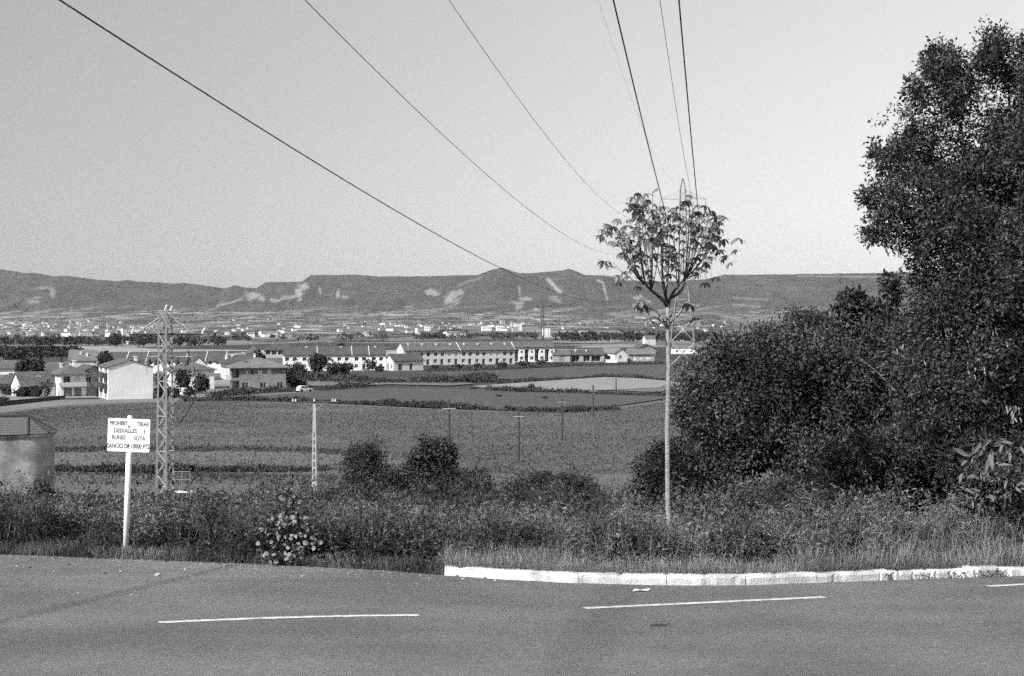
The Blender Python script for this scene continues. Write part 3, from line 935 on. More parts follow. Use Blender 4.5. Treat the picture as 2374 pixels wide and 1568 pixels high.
house('cottage', 'low grey roofed annex beside the brilliant white gabled cottage', -14, 330, 5.0, 7.0, 2.5, 31, 'gable_x', 1.8, 0.4, {'front': evenly(2, .3, 4.8, .8, .8, 1.1)}, M_wallg, M_roof)
house('village_house', 'white walled house with shallow roof half hidden by garden trees', -22, 398, 7.4, 8, 3.6, 12, 'gable_x', 2.0, 0.6, {'front': [(1.2, 1.0, 1.2, 1.2, 'w'), (4.9, 1.0, 1.2, 1.2, 'w')]}, M_wallw, M_roof, ((1.4, 3.2, .3),))
house('village_house', 'big plain roofed house with one small white chimney behind the balcony house', 160, 452, 8.4, 11, 4.0, 14, 'gable_x', 3.1, 0.5, {'front': evenly(3, .5, 8, 1.4, 1.1, 1.2)}, M_wallp, M_roof_pale, ((3.4, 3.2, -.6), (5.4, 2.2, -1.0)))
house('village_house', 'white house with wide hipped roof and garden trees, behind the lattice tower', 398, 352, 10.5, 9, 4.9, 22, 'hip', 1.7, 0.7, {'front': [(1.0, 2.7, 1.1, 1.3, 'w'), (4.6, 3.0, .9, .9, 'w'), (7.6, 3.0, .8, .8, 'w'), (2.6, .3, 1.2, 2.0, 'd')]}, M_wallw, M_roof, ((2.0, 3.5, .3),))
house('brick_house', 'brown brick house with broad hipped roof and dark corner porches', 536, 346, 13.2, 11.5, 5.7, 13, 'hip', 2.2, 0.9,
      {'front': [(3.6, 3.9, .55, 1.1, 's'), (4.8, 3.9, .55, 1.1, 'w'), (6.4, 3.9, 1.1, 1.1, 's'), (8.6, 3.9, 1.1, 1.2, 's'), (2.6, .5, 1.5, 1.5, 'w'), (6.9, .5, 1.5, 1.5, 'w'), (11.0, .5, 1.5, 1.5, 'w'), (.25, 3.1, 1.7, 2.4, 'w', .9), (.25, .3, 1.7, 2.2, 'w', .9)],
       'left': [(6.6, 3.1, 4.4, 2.2, 'w', .9), (6.6, .3, 4.4, 2.2, 'w', .9), (1.0, 3.6, 1.2, 1.4, 's'), (3.6, 3.6, 1.2, 1.4, 's')]}, M_brick, M_roof_pale, ((3.4, 3.0, -.8, M_brick),),
      balc=(('left', 0.2, 2.7, 5.5, 1.2, 1.0),))
house('village_house', 'large dark roofed house with three white chimneys and a bright top storey', 512, 408, 13.5, 10, 4.7, 12, 'hip', 2.3, 0.8, {'front': [(.8, 3.1, 1.2, 1.3, 's'), (3.4, 3.1, 1.2, 1.3, 'w'), (6.4, 3.1, 1.2, 1.3, 's'), (9.8, 3.1, 1.2, 1.3, 'w')]}, M_wallw, M_roof_dark, ((1.5, 4.6, -.4), (3.2, 3.8, -.4), (9.6, 3.2, .1)))
house('village_house', 'narrow grey gable house behind the wide hipped roof', 440, 402, 4.6, 8, 4.4, 12, 'gable_y', 2.2, 0.35, {'front': [(1.8, 3.0, 1.0, 1.2, 'w')]}, M_wallp, M_roof_dark)
house('pavilion', 'low open pavilion with dark openings under a shallow roof', 612, 640, 14.5, 9, 3.0, 4, 'hip', 2.2, 0.8, {'front': evenly(5, .4, 14.1, .6, 2.0, 2.0, 'w', .8)}, M_wallg, M_roof_dark, cat='building')
house('garden_shed', 'small pyramid roofed shed next to the open pavilion', 570, 600, 6.0, 6.0, 2.6, 8, 'hip', 3.0, 0.5, {'front': [(2.2, .1, 1.4, 2.0, 'd')]}, M_wallp, M_roof, cat='shed')
# terraces: every dwelling its own thing
ORD = ['first', 'second', 'third', 'fourth', 'fifth', 'sixth', 'seventh', 'eighth', 'ninth']


def terrace(n, x, D, unit_w, d, h, rz, rh, fn, group, **kw):
    X0 = (x - CX) / FX * D
    for i in range(n):
        ax, ay = X0 + math.cos(R(rz)) * (unit_w + .015) * i, D + math.sin(R(rz)) * (unit_w + .015) * i
        name, label, ops, extra = fn(i)
        e_ = dict(kw); e_.update(extra)
        e_.setdefault('party', False)
        house(name, label, CX + FX * ax / ay, ay, unit_w, d, h, rz, 'gable_x', rh, ops=ops, group=group, joined=True, **e_)


def f_long(i):
    up_ = evenly(2, .2, 5.2, 3.2, 1.3, 1.5, 'w' if (i * 7) % 3 else 's', .3)
    lo = [(.6, .8, 1.3, 1.4, 'w', .3), (3.2, .1, 1.2, 2.1, 'd', .3)]
    lab = 'white terrace house with bright gable end, first of the long row' if i == 0 else f'white terrace house, {ORD[i]} from the bright gable end of the long row'
    return 'terrace_house', lab, {'front': up_ + lo}, {'chim': ((2.6, 3.4, -.1),), 'party': i == 3}


terrace(8, 936, 520, 5.4, 9.5, 5.6, 20, 2.3, f_long, 'long white terrace', over=0.7, wall=M_wallp, rm=M_roof)


def f_bays(i):
    ops = {'front': [(.15, .2, 1.7, 4.8, 'w', 1.0), (2.6, 3.5, 1.0, 1.0, 'w'), (2.4, .9, 1.4, 1.3, 'w')]}
    return 'terrace_house', f'terrace house with deep dark recess, {ORD[i]} from the long white row', ops, {}


terrace(4, 1192, 556, 4.1, 9, 6.0, 14, 2.0, f_bays, 'terrace with deep recesses', over=0.6, wall=M_wallw, rm=M_roof)


def f_mid(i):
    ops = {'front': evenly(2, .3, 5.2, 3.2, 1.3, 1.2, 'w', .5) + [(.8, .9, 1.2, 1.2, 'w'), (3.4, .1, 1.0, 2.1, 'd')]}
    return 'terrace_house', f'plain roofed terrace house behind garden shrubs, {ORD[i]} from the brick house', ops, {'chim': (((2.2, 4.0, .0),) if i % 2 else ()), 'party': i in (1, 3, 4)}


terrace(6, 655, 470, 5.7, 9, 5.4, 9, 2.4, f_mid, 'low terrace behind garden shrubs', over=0.6, wall=M_wallw, rm=M_roof_dark)


def f_back(i):
    return 'terrace_house', f'dark roofed terrace house with white party wall, {ORD[i]} from the big plain roof', {'front': evenly(2, .3, 5.2, 2.7, 1.1, 1.2)}, {'party': True}


terrace(6, 246, 450, 6.2, 10, 3.9, 3, 2.6, f_back, 'terrace with white party walls', over=0.5, wall=M_wallw, rm=M_roof_dark)
house('cottage', 'small cream house with dark gabled roof alone at the field edge', 913, 470, 10.6, 7.2, 3.4, 27, 'gable_x', 2.0, 0.55,
      {'front': [(1.6, .1, 1.4, 2.2, 'd'), (5.6, .1, 1.1, 2.2, 'd')], 'left': [(1.6, .1, 1.2, 2.2, 'd'), (4.4, .6, 1.2, 1.5, 'w')]}, M_wallp, M_roof_dark)
house('villa', 'white gabled villa with a small square window', 1425, 560, 5.6, 13.5, 3.3, 24, 'gable_y', 1.9, 0.4, {'front': [(2.1, 1.2, 1.2, 1.3, 'w')], 'left': [(1, 1, 1.5, 1.5, 'w'), (6, .2, 4, 2.2, 'w', .9)]}, M_wallw, M_roof_pale)
house('villa', 'long low wing with white shutters joined behind the white gabled villa', 1458, 566, 10.5, 8, 2.9, 9, 'gable_x', 1.9, 0.6, {'front': [(1.6, .4, 1.3, 2.0, 's'), (4.2, .8, 1.2, 1.4, 's'), (6.6, .8, 2.2, 1.4, 's')]}, M_wallg, M_roof_pale)
house('farm_shed', 'long low shed with dark open bays beside the villa', 1322, 560, 13.5, 8, 2.9, 4, 'gable_x', 1.6, 0.5, {'front': [(.8, .2, 2.8, 2.3, 'w', .9), (5.2, .2, 2.6, 2.3, 'w', .9), (8.4, .2, 3.6, 2.3, 'w', .9)]}, M_wallg, M_roof_dark, ((2.4, 3, .2), (6.6, 3, .2)), cat='shed')
house('farm_shed', 'grey shed with sloping roof between terrace and open shed', 1282, 558, 6.8, 7, 2.8, 4, 'gable_x', 1.7, 0.4, {'front': [(2.6, .1, 1.9, 2.2, 'g')]}, M_wallg, M_roof, cat='shed')
house('barn', 'white farm barn with two small trees in front', 1558, 700, 16, 8, 3.0, 4, 'gable_x', 1.0, 0.4, {'front': evenly(4, .8, 15, .7, 1.1, 1.1)}, M_wallw, M_roof_pale, cat='barn')
house('barn', 'dark roofed barn behind the long villa wing', 1478, 640, 9, 8, 3.2, 20, 'gable_y', 2.0, 0.6, {'front': [(3, .1, 2.4, 2.4, 'd')]}, M_wallg, M_roof_dark, cat='barn')

# garden wall with hedge by the lattice tower, low terrace wall of the villa
mb = MB(); q = flat(352, 915); mb.box(0, 9.5, -.1, .1, -.3, 1.6)
o = mb.build('garden_wall', M_wallw); o.location = (q[0], q[1], -18.6); o.rotation_euler = (0, 0, R(10))
tag(o, 'low white garden wall behind the lattice tower', 'wall')
mb = MB(); q = flat(1404, 841); mb.box(0, 4.6, -.12, .12, -.3, 1.3)
o = mb.build('garden_wall', M_wallw); o.location = (q[0], q[1], -18.6); o.rotation_euler = (0, 0, R(8))
tag(o, 'bright white terrace wall in front of the gabled villa', 'wall')
mb = MB(); a, b = flat(-20, 944), flat(150, 925)
mb.add([(a[0], a[1], -18.9), (b[0], b[1], -18.9), (b[0], b[1] + .4, -18.9), (a[0], a[1] + .4, -18.9), (a[0], a[1], -17.5), (b[0], b[1], -17.75), (b[0], b[1] + .4, -17.75), (a[0], a[1] + .4, -17.5)],
       [(0, 3, 2, 1), (4, 5, 6, 7), (0, 1, 5, 4), (1, 2, 6, 5), (2, 3, 7, 6), (3, 0, 4, 7)])
tag(mb.build('retaining_wall', M_bark), 'dark retaining wall along the yard in front of the cottages', 'wall')  # dark bark colour puts the shadow and growth on this wall into its tone

# ------------------------------------------------------------------ far town
def far_house(kind):
    mb = MB()
    if kind == 'gable':
        mb.box(-5, 5, -4, 4, -3, 5.5, 0)
        mb.add([(-5, -4, 5.5), (-5, 4, 5.5), (-5, 0, 7.6), (5, -4, 5.5), (5, 4, 5.5), (5, 0, 7.6)], [(0, 2, 1), (3, 4, 5)], 0)
        mb.add([(-5.4, -4.5, 5.3), (5.4, -4.5, 5.3), (5.4, 0, 7.75), (-5.4, 0, 7.75), (-5.4, 4.5, 5.3), (5.4, 4.5, 5.3)], [(0, 1, 2, 3), (3, 2, 5, 4)], 1)
    elif kind == 'hip':
        mb.box(-6, 6, -5, 5, -3, 6, 0)
        mb.add([(-6.6, -5.6, 6), (6.6, -5.6, 6), (6.6, 5.6, 6), (-6.6, 5.6, 6), (-2, 0, 8.2), (2, 0, 8.2)], [(0, 1, 5, 4), (1, 2, 5), (2, 3, 4, 5), (3, 0, 4)], 1)
    elif kind == 'block':
        mb.box(-8, 8, -6, 6, -3, 11, 0)
        mb.box(-8.3, 8.3, -6.3, 6.3, 11.002, 11.5, 1)
        for r_ in range(3):
            for c in range(5):
                mb.box(-6.6 + c * 3, -5.2 + c * 3, -6.06, -6.003, 1.5 + r_ * 3.2, 3.2 + r_ * 3.2, 2)
    elif kind == 'shed':
        mb.box(-16, 16, -7, 7, -3, 6, 0)
        mb.add([(-16.4, -7.5, 6), (16.4, -7.5, 6), (16.4, 0, 8.2), (-16.4, 0, 8.2), (-16.4, 7.5, 6), (16.4, 7.5, 6)], [(0, 1, 2, 3), (3, 2, 5, 4)], 1)
        mb.add([(-16, -7, 6), (-16, 7, 6), (-16, 0, 8), (16, -7, 6), (16, 7, 6), (16, 0, 8)], [(0, 2, 1), (3, 4, 5)], 0)
    return mb


walls = [M_wallw, M_wallp, M_wallg]
FAR = {(k, j): far_house(k).mesh('far_' + k, [walls[j], (M_roof_pale, M_roof, M_roof_dark)[j], M_glass]) for k in ('gable', 'hip', 'block', 'shed') for j in range(3)}
FAR_TXT = {'gable': ('town_house', 'small gabled house in the distant town', 'house'), 'hip': ('town_house', 'small hip roofed house in the distant town', 'house'),
           'block': ('apartment_block', 'flat roofed apartment block in the distant town', 'block'), 'shed': ('warehouse', 'long pale warehouse in the distant town', 'warehouse')}


def far_at(kind, j, xp, yp, sc=1.0, rz=None, where=None):
    p = ground(xp, yp)
    o = bpy.data.objects.new(FAR_TXT[kind][0], FAR[(kind, j)])
    col.objects.link(o)
    o.location = p; o.scale = (sc, sc, sc * random.uniform(.85, 1.15)); o.rotation_euler = (0, 0, R(rz if rz is not None else random.choice((20, 28, 35, -50, 110)) + random.uniform(-8, 8)))
    tone = ('white walled', 'cream walled', 'grey walled')[j]
    lab = tone + ' ' + FAR_TXT[kind][1].replace('long pale', 'long') + ' ' + (where or 'below the hills')
    tag(o, lab, FAR_TXT[kind][2], lab)
    return o


for k in range(150):
    xp = min(np.random.default_rng(100 + k).beta(1.1, 1.6) * 400 - 15, 385)
    yp = 744 + 40 * np.random.default_rng(300 + k).beta(1.6, 1.5)
    far_at(random.choices(('gable', 'hip', 'block', 'shed'), (5, 4, 2.4, 1.4))[0], random.choices((0, 1, 2), (2, 4, 4))[0], xp, yp, random.uniform(.9, 1.5), where='west of the lattice tower')
for k in range(70):
    xp = random.uniform(880, 1215); yp = random.gauss(757, 3.0) if k < 45 else random.uniform(748, 782)
    far_at(random.choices(('gable', 'hip', 'block', 'shed'), (5, 4, 1.5, 2))[0], random.choices((0, 1, 2), (3, 4, 3))[0], xp, yp, random.uniform(.9, 1.4), where='behind the long white terrace')
for k in range(34):
    far_at(random.choices(('gable', 'hip', 'shed'), (5, 4, 2))[0], random.choices((0, 1), (3, 2))[0], random.uniform(420, 880), random.uniform(740, 785), random.uniform(.8, 1.4), where='scattered over the plain')
for k in range(24):
    far_at(random.choices(('gable', 'hip', 'shed'), (5, 4, 2))[0], random.choices((0, 1), (3, 2))[0], random.uniform(1285, 1760), random.uniform(732, 800), random.uniform(.7, 1.2), where='among fields near the big pylon')


def far_block(label, x0, x1, y0, y1, D, storeys, name='tower_block'):
    """a single larger building of the distant town"""
    X0, X1 = (x0 - CX) / FX * D, (x1 - CX) / FX * D
    zt, zb = (HY - y0) / FX * D, (HY - y1) / FX * D
    w, h = X1 - X0, zt - zb
    t = tag(empty(name, (X0, D, zb), R(12)), label, 'building')
    MB().box(0, w, 0, w * .6, -8, h).build('wall', M_wallw, t)
    MB().box(-.3, w + .3, -.3, w * .6 + .3, h + .002, h + .8).build('roof', M_wallp, t)
    n = max(2, int(w / 5))
    for r_ in range(storeys):
        for c in range(n):
            z_ = h * (r_ + .3) / storeys
            MB().box(w * (c + .3) / n, w * (c + .6) / n, -.08, -.003, z_, z_ + h * .4 / storeys).build('window', M_glass, t)
    return t


far_block('tall white tower block right beside the crane mast', 1259, 1276, 762, 784, 2500, 5)
far_block('square white block of flats on the plain between factory and crane', 1193, 1211, 751, 767, 4300, 4)
far_block('small ribbed block beside a grove on the plain', 985, 998, 757, 768, 4200, 3)
far_block('bright white factory hall with a flat roof', 1118, 1140, 757, 765, 4400, 1, 'factory')
far_block('bright white factory hall near the square block of flats', 1152, 1170, 756, 764, 4350, 1, 'factory')
far_block('isolated small white tower house at the wood edge', 292, 299, 793, 802, 1250, 2, 'tower_house')

# woods and hedges of the plain
def far_trees(name, label, specs, leaf=2.2, per=46, kind='stuff'):
    """specs: rows of (x, y, height in metres, width) per tree, standing on the ground under the pixel"""
    Ps, Ds, Ns, Ls, Ws = [], [], [], [], []
    for xp, yp, hh, ww in specs:
        b = ground(xp, yp)
        n = per
        u_ = rand_dirs(n) * (rng.uniform(0.35, 1, (n, 1)))
        P = b + u_ * [ww / 2, ww / 2, hh * .48] + [0, 0, hh * .48]
        Ps.append(P); Ds.append(rand_dirs(n, .2)); Ns.append(unit(u_ + [0, 0, .4]) + rand_dirs(n) * .4); L_n = rng.uniform(.25, .5, n) * min(hh, ww) * 0.9
        Ls.append(L_n); Ws.append(L_n * .8)
    V, F = leaf_arrays(np.concatenate(Ps), np.concatenate(Ds), np.concatenate(Ns), np.concatenate(Ls), np.concatenate(Ws), 0.3)
    o = link(name, np_mesh(name, V, F, M_leaf_far))
    return tag(o, label, 'trees', kind=kind)


sp = []
for k in range(330):
    sp.append((rng.uniform(-30, 180), 824 + rng.normal() * 2.2, rng.uniform(2.2, 4.0), rng.uniform(6, 11)))
far_trees('woodland', 'dark belt of trees behind the gabled cottages', sp)
sp = []
for x0, x1, y0, y1, n, h0, h1 in ((0, 520, 797, 803, 110, 3.5, 6.5), (0, 520, 788, 796, 90, 4, 8), (420, 900, 776, 792, 90, 4, 8), (1020, 1080, 772, 776, 60, 8, 12), (960, 1250, 778, 788, 120, 4, 9), (1280, 1640, 781, 793, 190, 6, 11), (1280, 1700, 760, 775, 80, 5, 9), (1600, 1800, 770, 800, 60, 5, 9), (700, 1300, 740, 756, 90, 7, 14), (0, 700, 736, 750, 110, 7, 14), (1280, 1800, 738, 755, 90, 7, 14)):
    for k in range(n):
        sp.append((rng.uniform(x0, x1), rng.uniform(y0, y1), rng.uniform(h0, h1), rng.uniform(h0, h1) * 1.4))
far_trees('woodland', 'hedgerows and small woods scattered over the far plain', sp, per=26)


# single trees and shrubs of the village, each its own thing
def village_tree(name, label, xp, yb, wpx, hpx, D=None, group=None, per=None, shape='round', cat='tree', m=None):
    b = ground(xp, yb) if D is None else np.array([(xp - CX) / FX * D, D, float(H((xp - CX) / FX * D, D))])
    k = FX / b[1]
    ww = wpx / k
    hh = (HY - (yb - hpx)) / k - b[2]
    t = tag(empty(name, tuple(b)), label, cat, group)
    n = per or 420
    u_ = rand_dirs(n) * (rng.uniform(0.3, 1, (n, 1)) ** 0.6)
    if shape == 'cone':
        zz = rng.uniform(0, 1, n) ** 1.4
        a = rng.uniform(0, 6.28, n); rr = (1 - zz) * rng.uniform(.5, 1.1, n) * ww / 2
        P = np.stack([rr * np.cos(a), rr * np.sin(a), zz * hh * .96 + hh * .04], 1)
        Dr = unit(np.stack([np.cos(a), np.sin(a), 0 * a - .2], 1) + rand_dirs(n) * .3)
    else:
        lob = 1 + .25 * np.sin(u_[:, 0] * 5 + xp) * np.cos(u_[:, 2] * 4 + xp)
        P = u_ * [ww / 2, ww / 2, hh * .45] * lob[:, None] + [0, 0, hh * .53]
        Dr = rand_dirs(n, .2)
    P[:, 2] = np.maximum(P[:, 2], 0.05)
    L_n = rng.uniform(.12, .24, n) * min(max(ww, 1.2), 6)
    V, F = leaf_arrays(P, Dr, unit(u_ + [0, 0, .5]), L_n, L_n * .7, .3)
    c = link('crown', np_mesh('crown', V, F, m or M_leaf_far), t); c['kind'] = 'stuff'
    MB().tube([(0, 0, -.3), (0.03 * ww, 0, hh * .3), (0, 0, hh * .6)], [hh * .03, hh * .022, hh * .01], 6).build('trunk', M_bark, t)
    return t


village_tree('round_tree', 'dark round tree on the plain close to the lattice tower arm', 271, 803, 28, 33, 1000)
village_tree('round_tree', 'broad dark twin tree crown behind the lattice tower arm', 333, 803, 52, 33, 1000, per=700)
village_tree('round_tree', 'small dark round tree on the plain past the lattice tower', 417, 803, 16, 24, 1000)
village_tree('conifer_tree', 'tall dark conifer rising behind the gabled cottage', 88, 872, 34, 76, 372, shape='cone')
village_tree('round_tree', 'wide dark garden tree behind the gabled cottage', 70, 880, 60, 50, 362, per=900)
village_tree('round_tree', 'dark leaning tree above the half hidden white house', 33, 860, 46, 46, 420, per=700)
village_tree('conifer_tree', 'slim dark conifer behind the balcony house', 143, 868, 15, 52, 380, shape='cone')
village_tree('round_tree', 'dark tree in front of the terrace with white party walls', 245, 838, 36, 26, 430, per=600)
village_tree('round_tree', 'dark garden tree in front of the white house behind the lattice tower', 425, 915, 36, 58, 338, per=700)
village_tree('round_tree', 'dark rounded garden tree beside the brick house porches', 468, 915, 36, 46, 335, per=700)
village_tree('round_tree', 'dark round tree in front of the low terrace', 737, 862, 40, 40, 450, per=700)
village_tree('round_tree', 'round dark tree standing beyond the low terrace roofs', 791, 812, 20, 18, 740)
village_tree('conifer_tree', 'small dark conifer between lattice tower and narrow gable house', 437, 840, 14, 28, 395, shape='cone')
for k, (xp, yb, w_, h_) in enumerate(((775, 868, 44, 28), (800, 866, 40, 24), (858, 860, 30, 26), (700, 880, 36, 26), (690, 868, 26, 30), (690, 900, 40, 18), (880, 862, 26, 14))):
    village_tree('garden_shrub', ('broad rounded shrub before the low terrace, beside another broad one', 'broad rounded shrub nearest the cream cottage among the low terrace gardens', 'rounded shrub hugging the cream cottage gable', 'spreading shrub at the brick house rear corner', 'upright shrub between brick house and low terrace', 'flat wide shrub on the track near the white car', 'low mat of shrub at the cream cottage corner')[k], xp, yb, w_, h_, 60994 / (yb - 730), 'garden shrubs before the low terrace', 260, cat='shrub')
for k, (xp, yb, w_, h_) in enumerate(((20, 918, 34, 22), (50, 922, 40, 24), (82, 922, 34, 26), (110, 922, 24, 46), (97, 920, 12, 40), (135, 918, 26, 18), (5, 935, 30, 14), (160, 917, 18, 14))):
    village_tree('garden_shrub', ('low dark shrub under the brilliant white cottage gable', 'bushy shrub before the cottage front wall', 'round shrub before the cottage windows', 'tall upright shrub at the cottage corner', 'narrow pointed shrub beside the tall upright one', 'low shrub between cottage and balcony house', 'flat shrub on the retaining wall', 'small shrub by the balcony house garage')[k], xp, yb, w_, h_, 60994 / (yb - 730), 'garden shrubs before the cottages', 240, cat='shrub')
for k, (xp, yb, w_, h_) in enumerate(((375, 920, 34, 20), (400, 922, 40, 24), (440, 922, 30, 26))):
    village_tree('garden_shrub', ('clipped shrub next to the blank white gable', 'clipped shrub right behind the lattice tower', 'tall clipped shrub at the far end of the garden wall')[k], xp, yb, w_, h_, 60994 / (yb - 730), 'shrubs along the garden wall', 260, cat='shrub')
village_tree('round_tree', 'dark tree crown between the blank white gable and the wide hipped house', 372, 905, 26, 46, 345, per=500)
village_tree('conifer_tree', 'slim cypress standing beside the gabled cottage door', 112, 915, 10, 44, 328, shape='cone')
village_tree('round_tree', 'dark tree behind the three white chimneys', 600, 838, 34, 26, 430, per=500)
village_tree('round_tree', 'spreading dark tree behind the brick house hip', 668, 892, 34, 44, 370, per=600)
for k, (xp, yb, w_, h_) in enumerate(((1010, 856, 18, 10), (1060, 855, 26, 9), (1110, 853, 22, 10), (1165, 851, 26, 10), (1215, 848, 30, 9), (1255, 846, 26, 9))):
    village_tree('garden_shrub', f'low dark shrub along the long white terrace, {ORD[k]} from its bright gable end', xp, yb, w_, h_, 60994 / (yb - 730), 'garden shrubs along the long terrace', 160, cat='shrub')
for k, (xp, yb, w_, h_) in enumerate(((1232, 909, 16, 22), (1210, 911, 18, 10))):
    village_tree('field_shrub', 'lone dark shrub on the hedgerow before the bright stubble', xp, yb, w_, h_, None, 'shrubs before the stubble', 200, cat='shrub')
for k, (xp, yb) in enumerate(((1357, 922), (1464, 926), (1098, 905))):
    village_tree('field_shrub', 'tiny dark shrub alone in the dim ploughed field', (xp - 200 if k < 2 else xp), yb, 16, 7, None, 'shrubs in the ploughed field', 90, cat='shrub')


def hedgerow(label, line_px, height, width, n, leaf=0.5, m=None, name='hedge', cat='hedge'):
    """a strip of vegetation along a line on the plain"""
    pts = np.array([flat(x, y) for x, y in line_px])
    seg = np.linalg.norm(np.diff(pts, axis=0), axis=1); s = np.concatenate([[0], np.cumsum(seg)])
    q = rng.uniform(0, s[-1], n)
    P = np.stack([np.interp(q, s, pts[:, i]) for i in range(3)], 1)
    hv_ = height * (0.42 + 0.5 * snoise(q, q * 0, 0.25, 31) + 0.3 * snoise(q, q * 0, 1.1, 32))
    P[:, 1] += rng.normal(size=n) * width * .8
    P[:, 0] += rng.normal(size=n) * .4
    P[:, 2] = -18.45 + rng.uniform(0, 1, n) * np.maximum(hv_, .2)
    L_n = rng.uniform(.6, 1.3, n) * leaf
    V, F = leaf_arrays(P, rand_dirs(n, .4), rand_dirs(n, .6), L_n, L_n * .6)
    o = link(name, np_mesh(name, V, F, m or M_leaf_bush))
    return tag(o, label, cat, kind='stuff')


hedgerow('dark rough hedge along the near edge of the dim field', [(420, 932), (560, 930), (700, 932), (860, 938), (1030, 947), (1140, 951)], 1.5, 1.6, 5200)
hedgerow('dark rough hedge in the middle of the crop fields', [(1170, 953), (1240, 956), (1320, 957), (1430, 951)], 1.3, 1.5, 2200)
hedgerow('tall rough growth in front of the brick house', [(490, 922), (560, 914), (650, 908), (760, 902), (860, 896)], 1.9, 4.0, 5200)
hedgerow('dark hedge below the bright stubble field', [(1130, 905), (1200, 909), (1300, 911), (1420, 915), (1545, 919), (1640, 920)], 1.6, 2.2, 4200)
hedgerow('tall dark maize edge before the terraces', [(660, 880), (760, 884), (900, 886), (1040, 887), (1150, 884)], 2.6, 5.0, 8200, .7)
hedgerow('dark hedge line behind the bright stubble field', [(1150, 889), (1250, 884), (1400, 874), (1470, 876), (1560, 884), (1640, 890)], 1.2, 1.5, 2600)
hedgerow('scrubby strip before the long terrace', [(990, 862), (1100, 860), (1200, 856), (1300, 850), (1540, 845)], 1.4, 4.0, 4200, .6)
hedgerow('dark row of maize stalks crossing the fields', [(118, 1094), (250, 1096), (360, 1098), (500, 1096), (640, 1095), (760, 1092)], 1.3, 1.0, 4200, .38)
hedgerow('dark front edge of the wide crop field', [(118, 1047), (250, 1045), (400, 1046), (520, 1044), (700, 1046), (860, 1056)], 0.8, 2.2, 2600, .35)

# crop plants of the near fields
def scatter_field(label, poly, n, l0, l1, m, wr=.35, name='crop_plants', rows_=0.0):
    q = np.asarray(poly, float)
    w_ = np.array([flat(x, y)[:2] for x, y in q])
    P2 = sample_poly(w_, n)
    keep = rng.uniform(0, 1, n) < np.clip(0.75 + 0.6 * snoise(P2[:, 0] * .6, P2[:, 1], .12, 41), 0.15, 1)
    P2 = P2[keep]; n = len(P2)
    if rows_:
        v_ = P2[:, 1] + .10 * P2[:, 0]
        rw = np.round(v_ / rows_) * rows_ + rng.normal(size=n) * rows_ * .16
        P2[:, 1] += np.where(rng.uniform(0, 1, n) < .75, rw - v_, 0)
    P = np.c_[P2, np.full(n, -18.42)]
    L_n = rng.uniform(l0, l1, n)
    V, F = leaf_arrays(P, unit(rand_dirs(n) + [0, 0, .6]), rand_dirs(n, .6), L_n, L_n * wr)
    return tag(link(name, np_mesh(name, V, F, m)), label, 'crop', kind='stuff')


scatter_field('leafy crop plants covering the wide field', [(-40, 966), (150, 945), (330, 936), (700, 938), (1030, 953), (1240, 960), (1420, 950), (1560, 932), (1700, 960), (1650, 1090), (1400, 1105), (900, 1100), (-40, 1090)], 210000, .16, .38, M_croptuft, .42, rows_=1.7)
scatter_field('short grass tufts of the meadow under the bank', [(110, 1100), (500, 1102), (900, 1108), (900, 1130), (80, 1130)], 9000, .2, .5, M_weed_dark, name='meadow_grass')

# ------------------------------------------------------------------ old stucco building with apse roof
A0 = np.array([(65 - CX) / FX * 135, 135.0])
bz = -17.9
ch = tag(empty('stucco_building', (A0[0], A0[1], bz), R(18.8)), 'old stained stucco building with rounded end and tiled roof by the fields', 'building')
Ra = 2.4; hw_ = -11.45 - bz; hr = -9.62 - bz; he = -11.1 - bz
arc = [(Ra * math.sin(a), -Ra * math.cos(a)) for a in np.linspace(0, math.pi, 33)]
outl = [(-8, -Ra)] + arc + [(-8, Ra)]
MB().prism(outl, -0.8, hw_).build('wall', M_stucco, ch)
for p in ch.children[0].data.polygons: pass
ev = Ra + .12
cor = [(-8.2, -ev)] + [(ev * math.sin(a), -ev * math.cos(a)) for a in np.linspace(0, math.pi, 33)] + [(-8.2, ev)]
MB().prism(cor, hw_ + .003, he - .10).build('cornice', M_stucco, ch)
Re = Ra + .22
cr = [(Re / math.cos(R(22.5)) * 0 + Re * math.sin(a), -Re * math.cos(a)) for a in [0, math.pi / 4, math.pi / 2, 3 * math.pi / 4, math.pi]]
mb = MB()
zE, zR = he - .05, hr
mb.add([(-8.2, -Re, zE), (0, -Re, zE), (0, 0, zR), (-8.2, 0, zR), (-8.2, Re, zE), (0, Re, zE)], [(0, 1, 2, 3), (3, 2, 5, 4)])
for i in range(4):
    mb.add([(cr[i][0], cr[i][1], zE), (cr[i + 1][0], cr[i + 1][1], zE), (0, 0, zR)], [(0, 1, 2)])
mb.add([(-8.2, -Re, zE - .05)] + [(x, y, zE - .05) for x, y in cr] + [(-8.2, Re, zE - .05)], [tuple(range(7))])
roof_o = mb.build('roof', M_roof_dark, ch)
tile_me = MB().box(-.145, .145, 0, .46, 0, .03).mesh('roof_tile', M_tile)


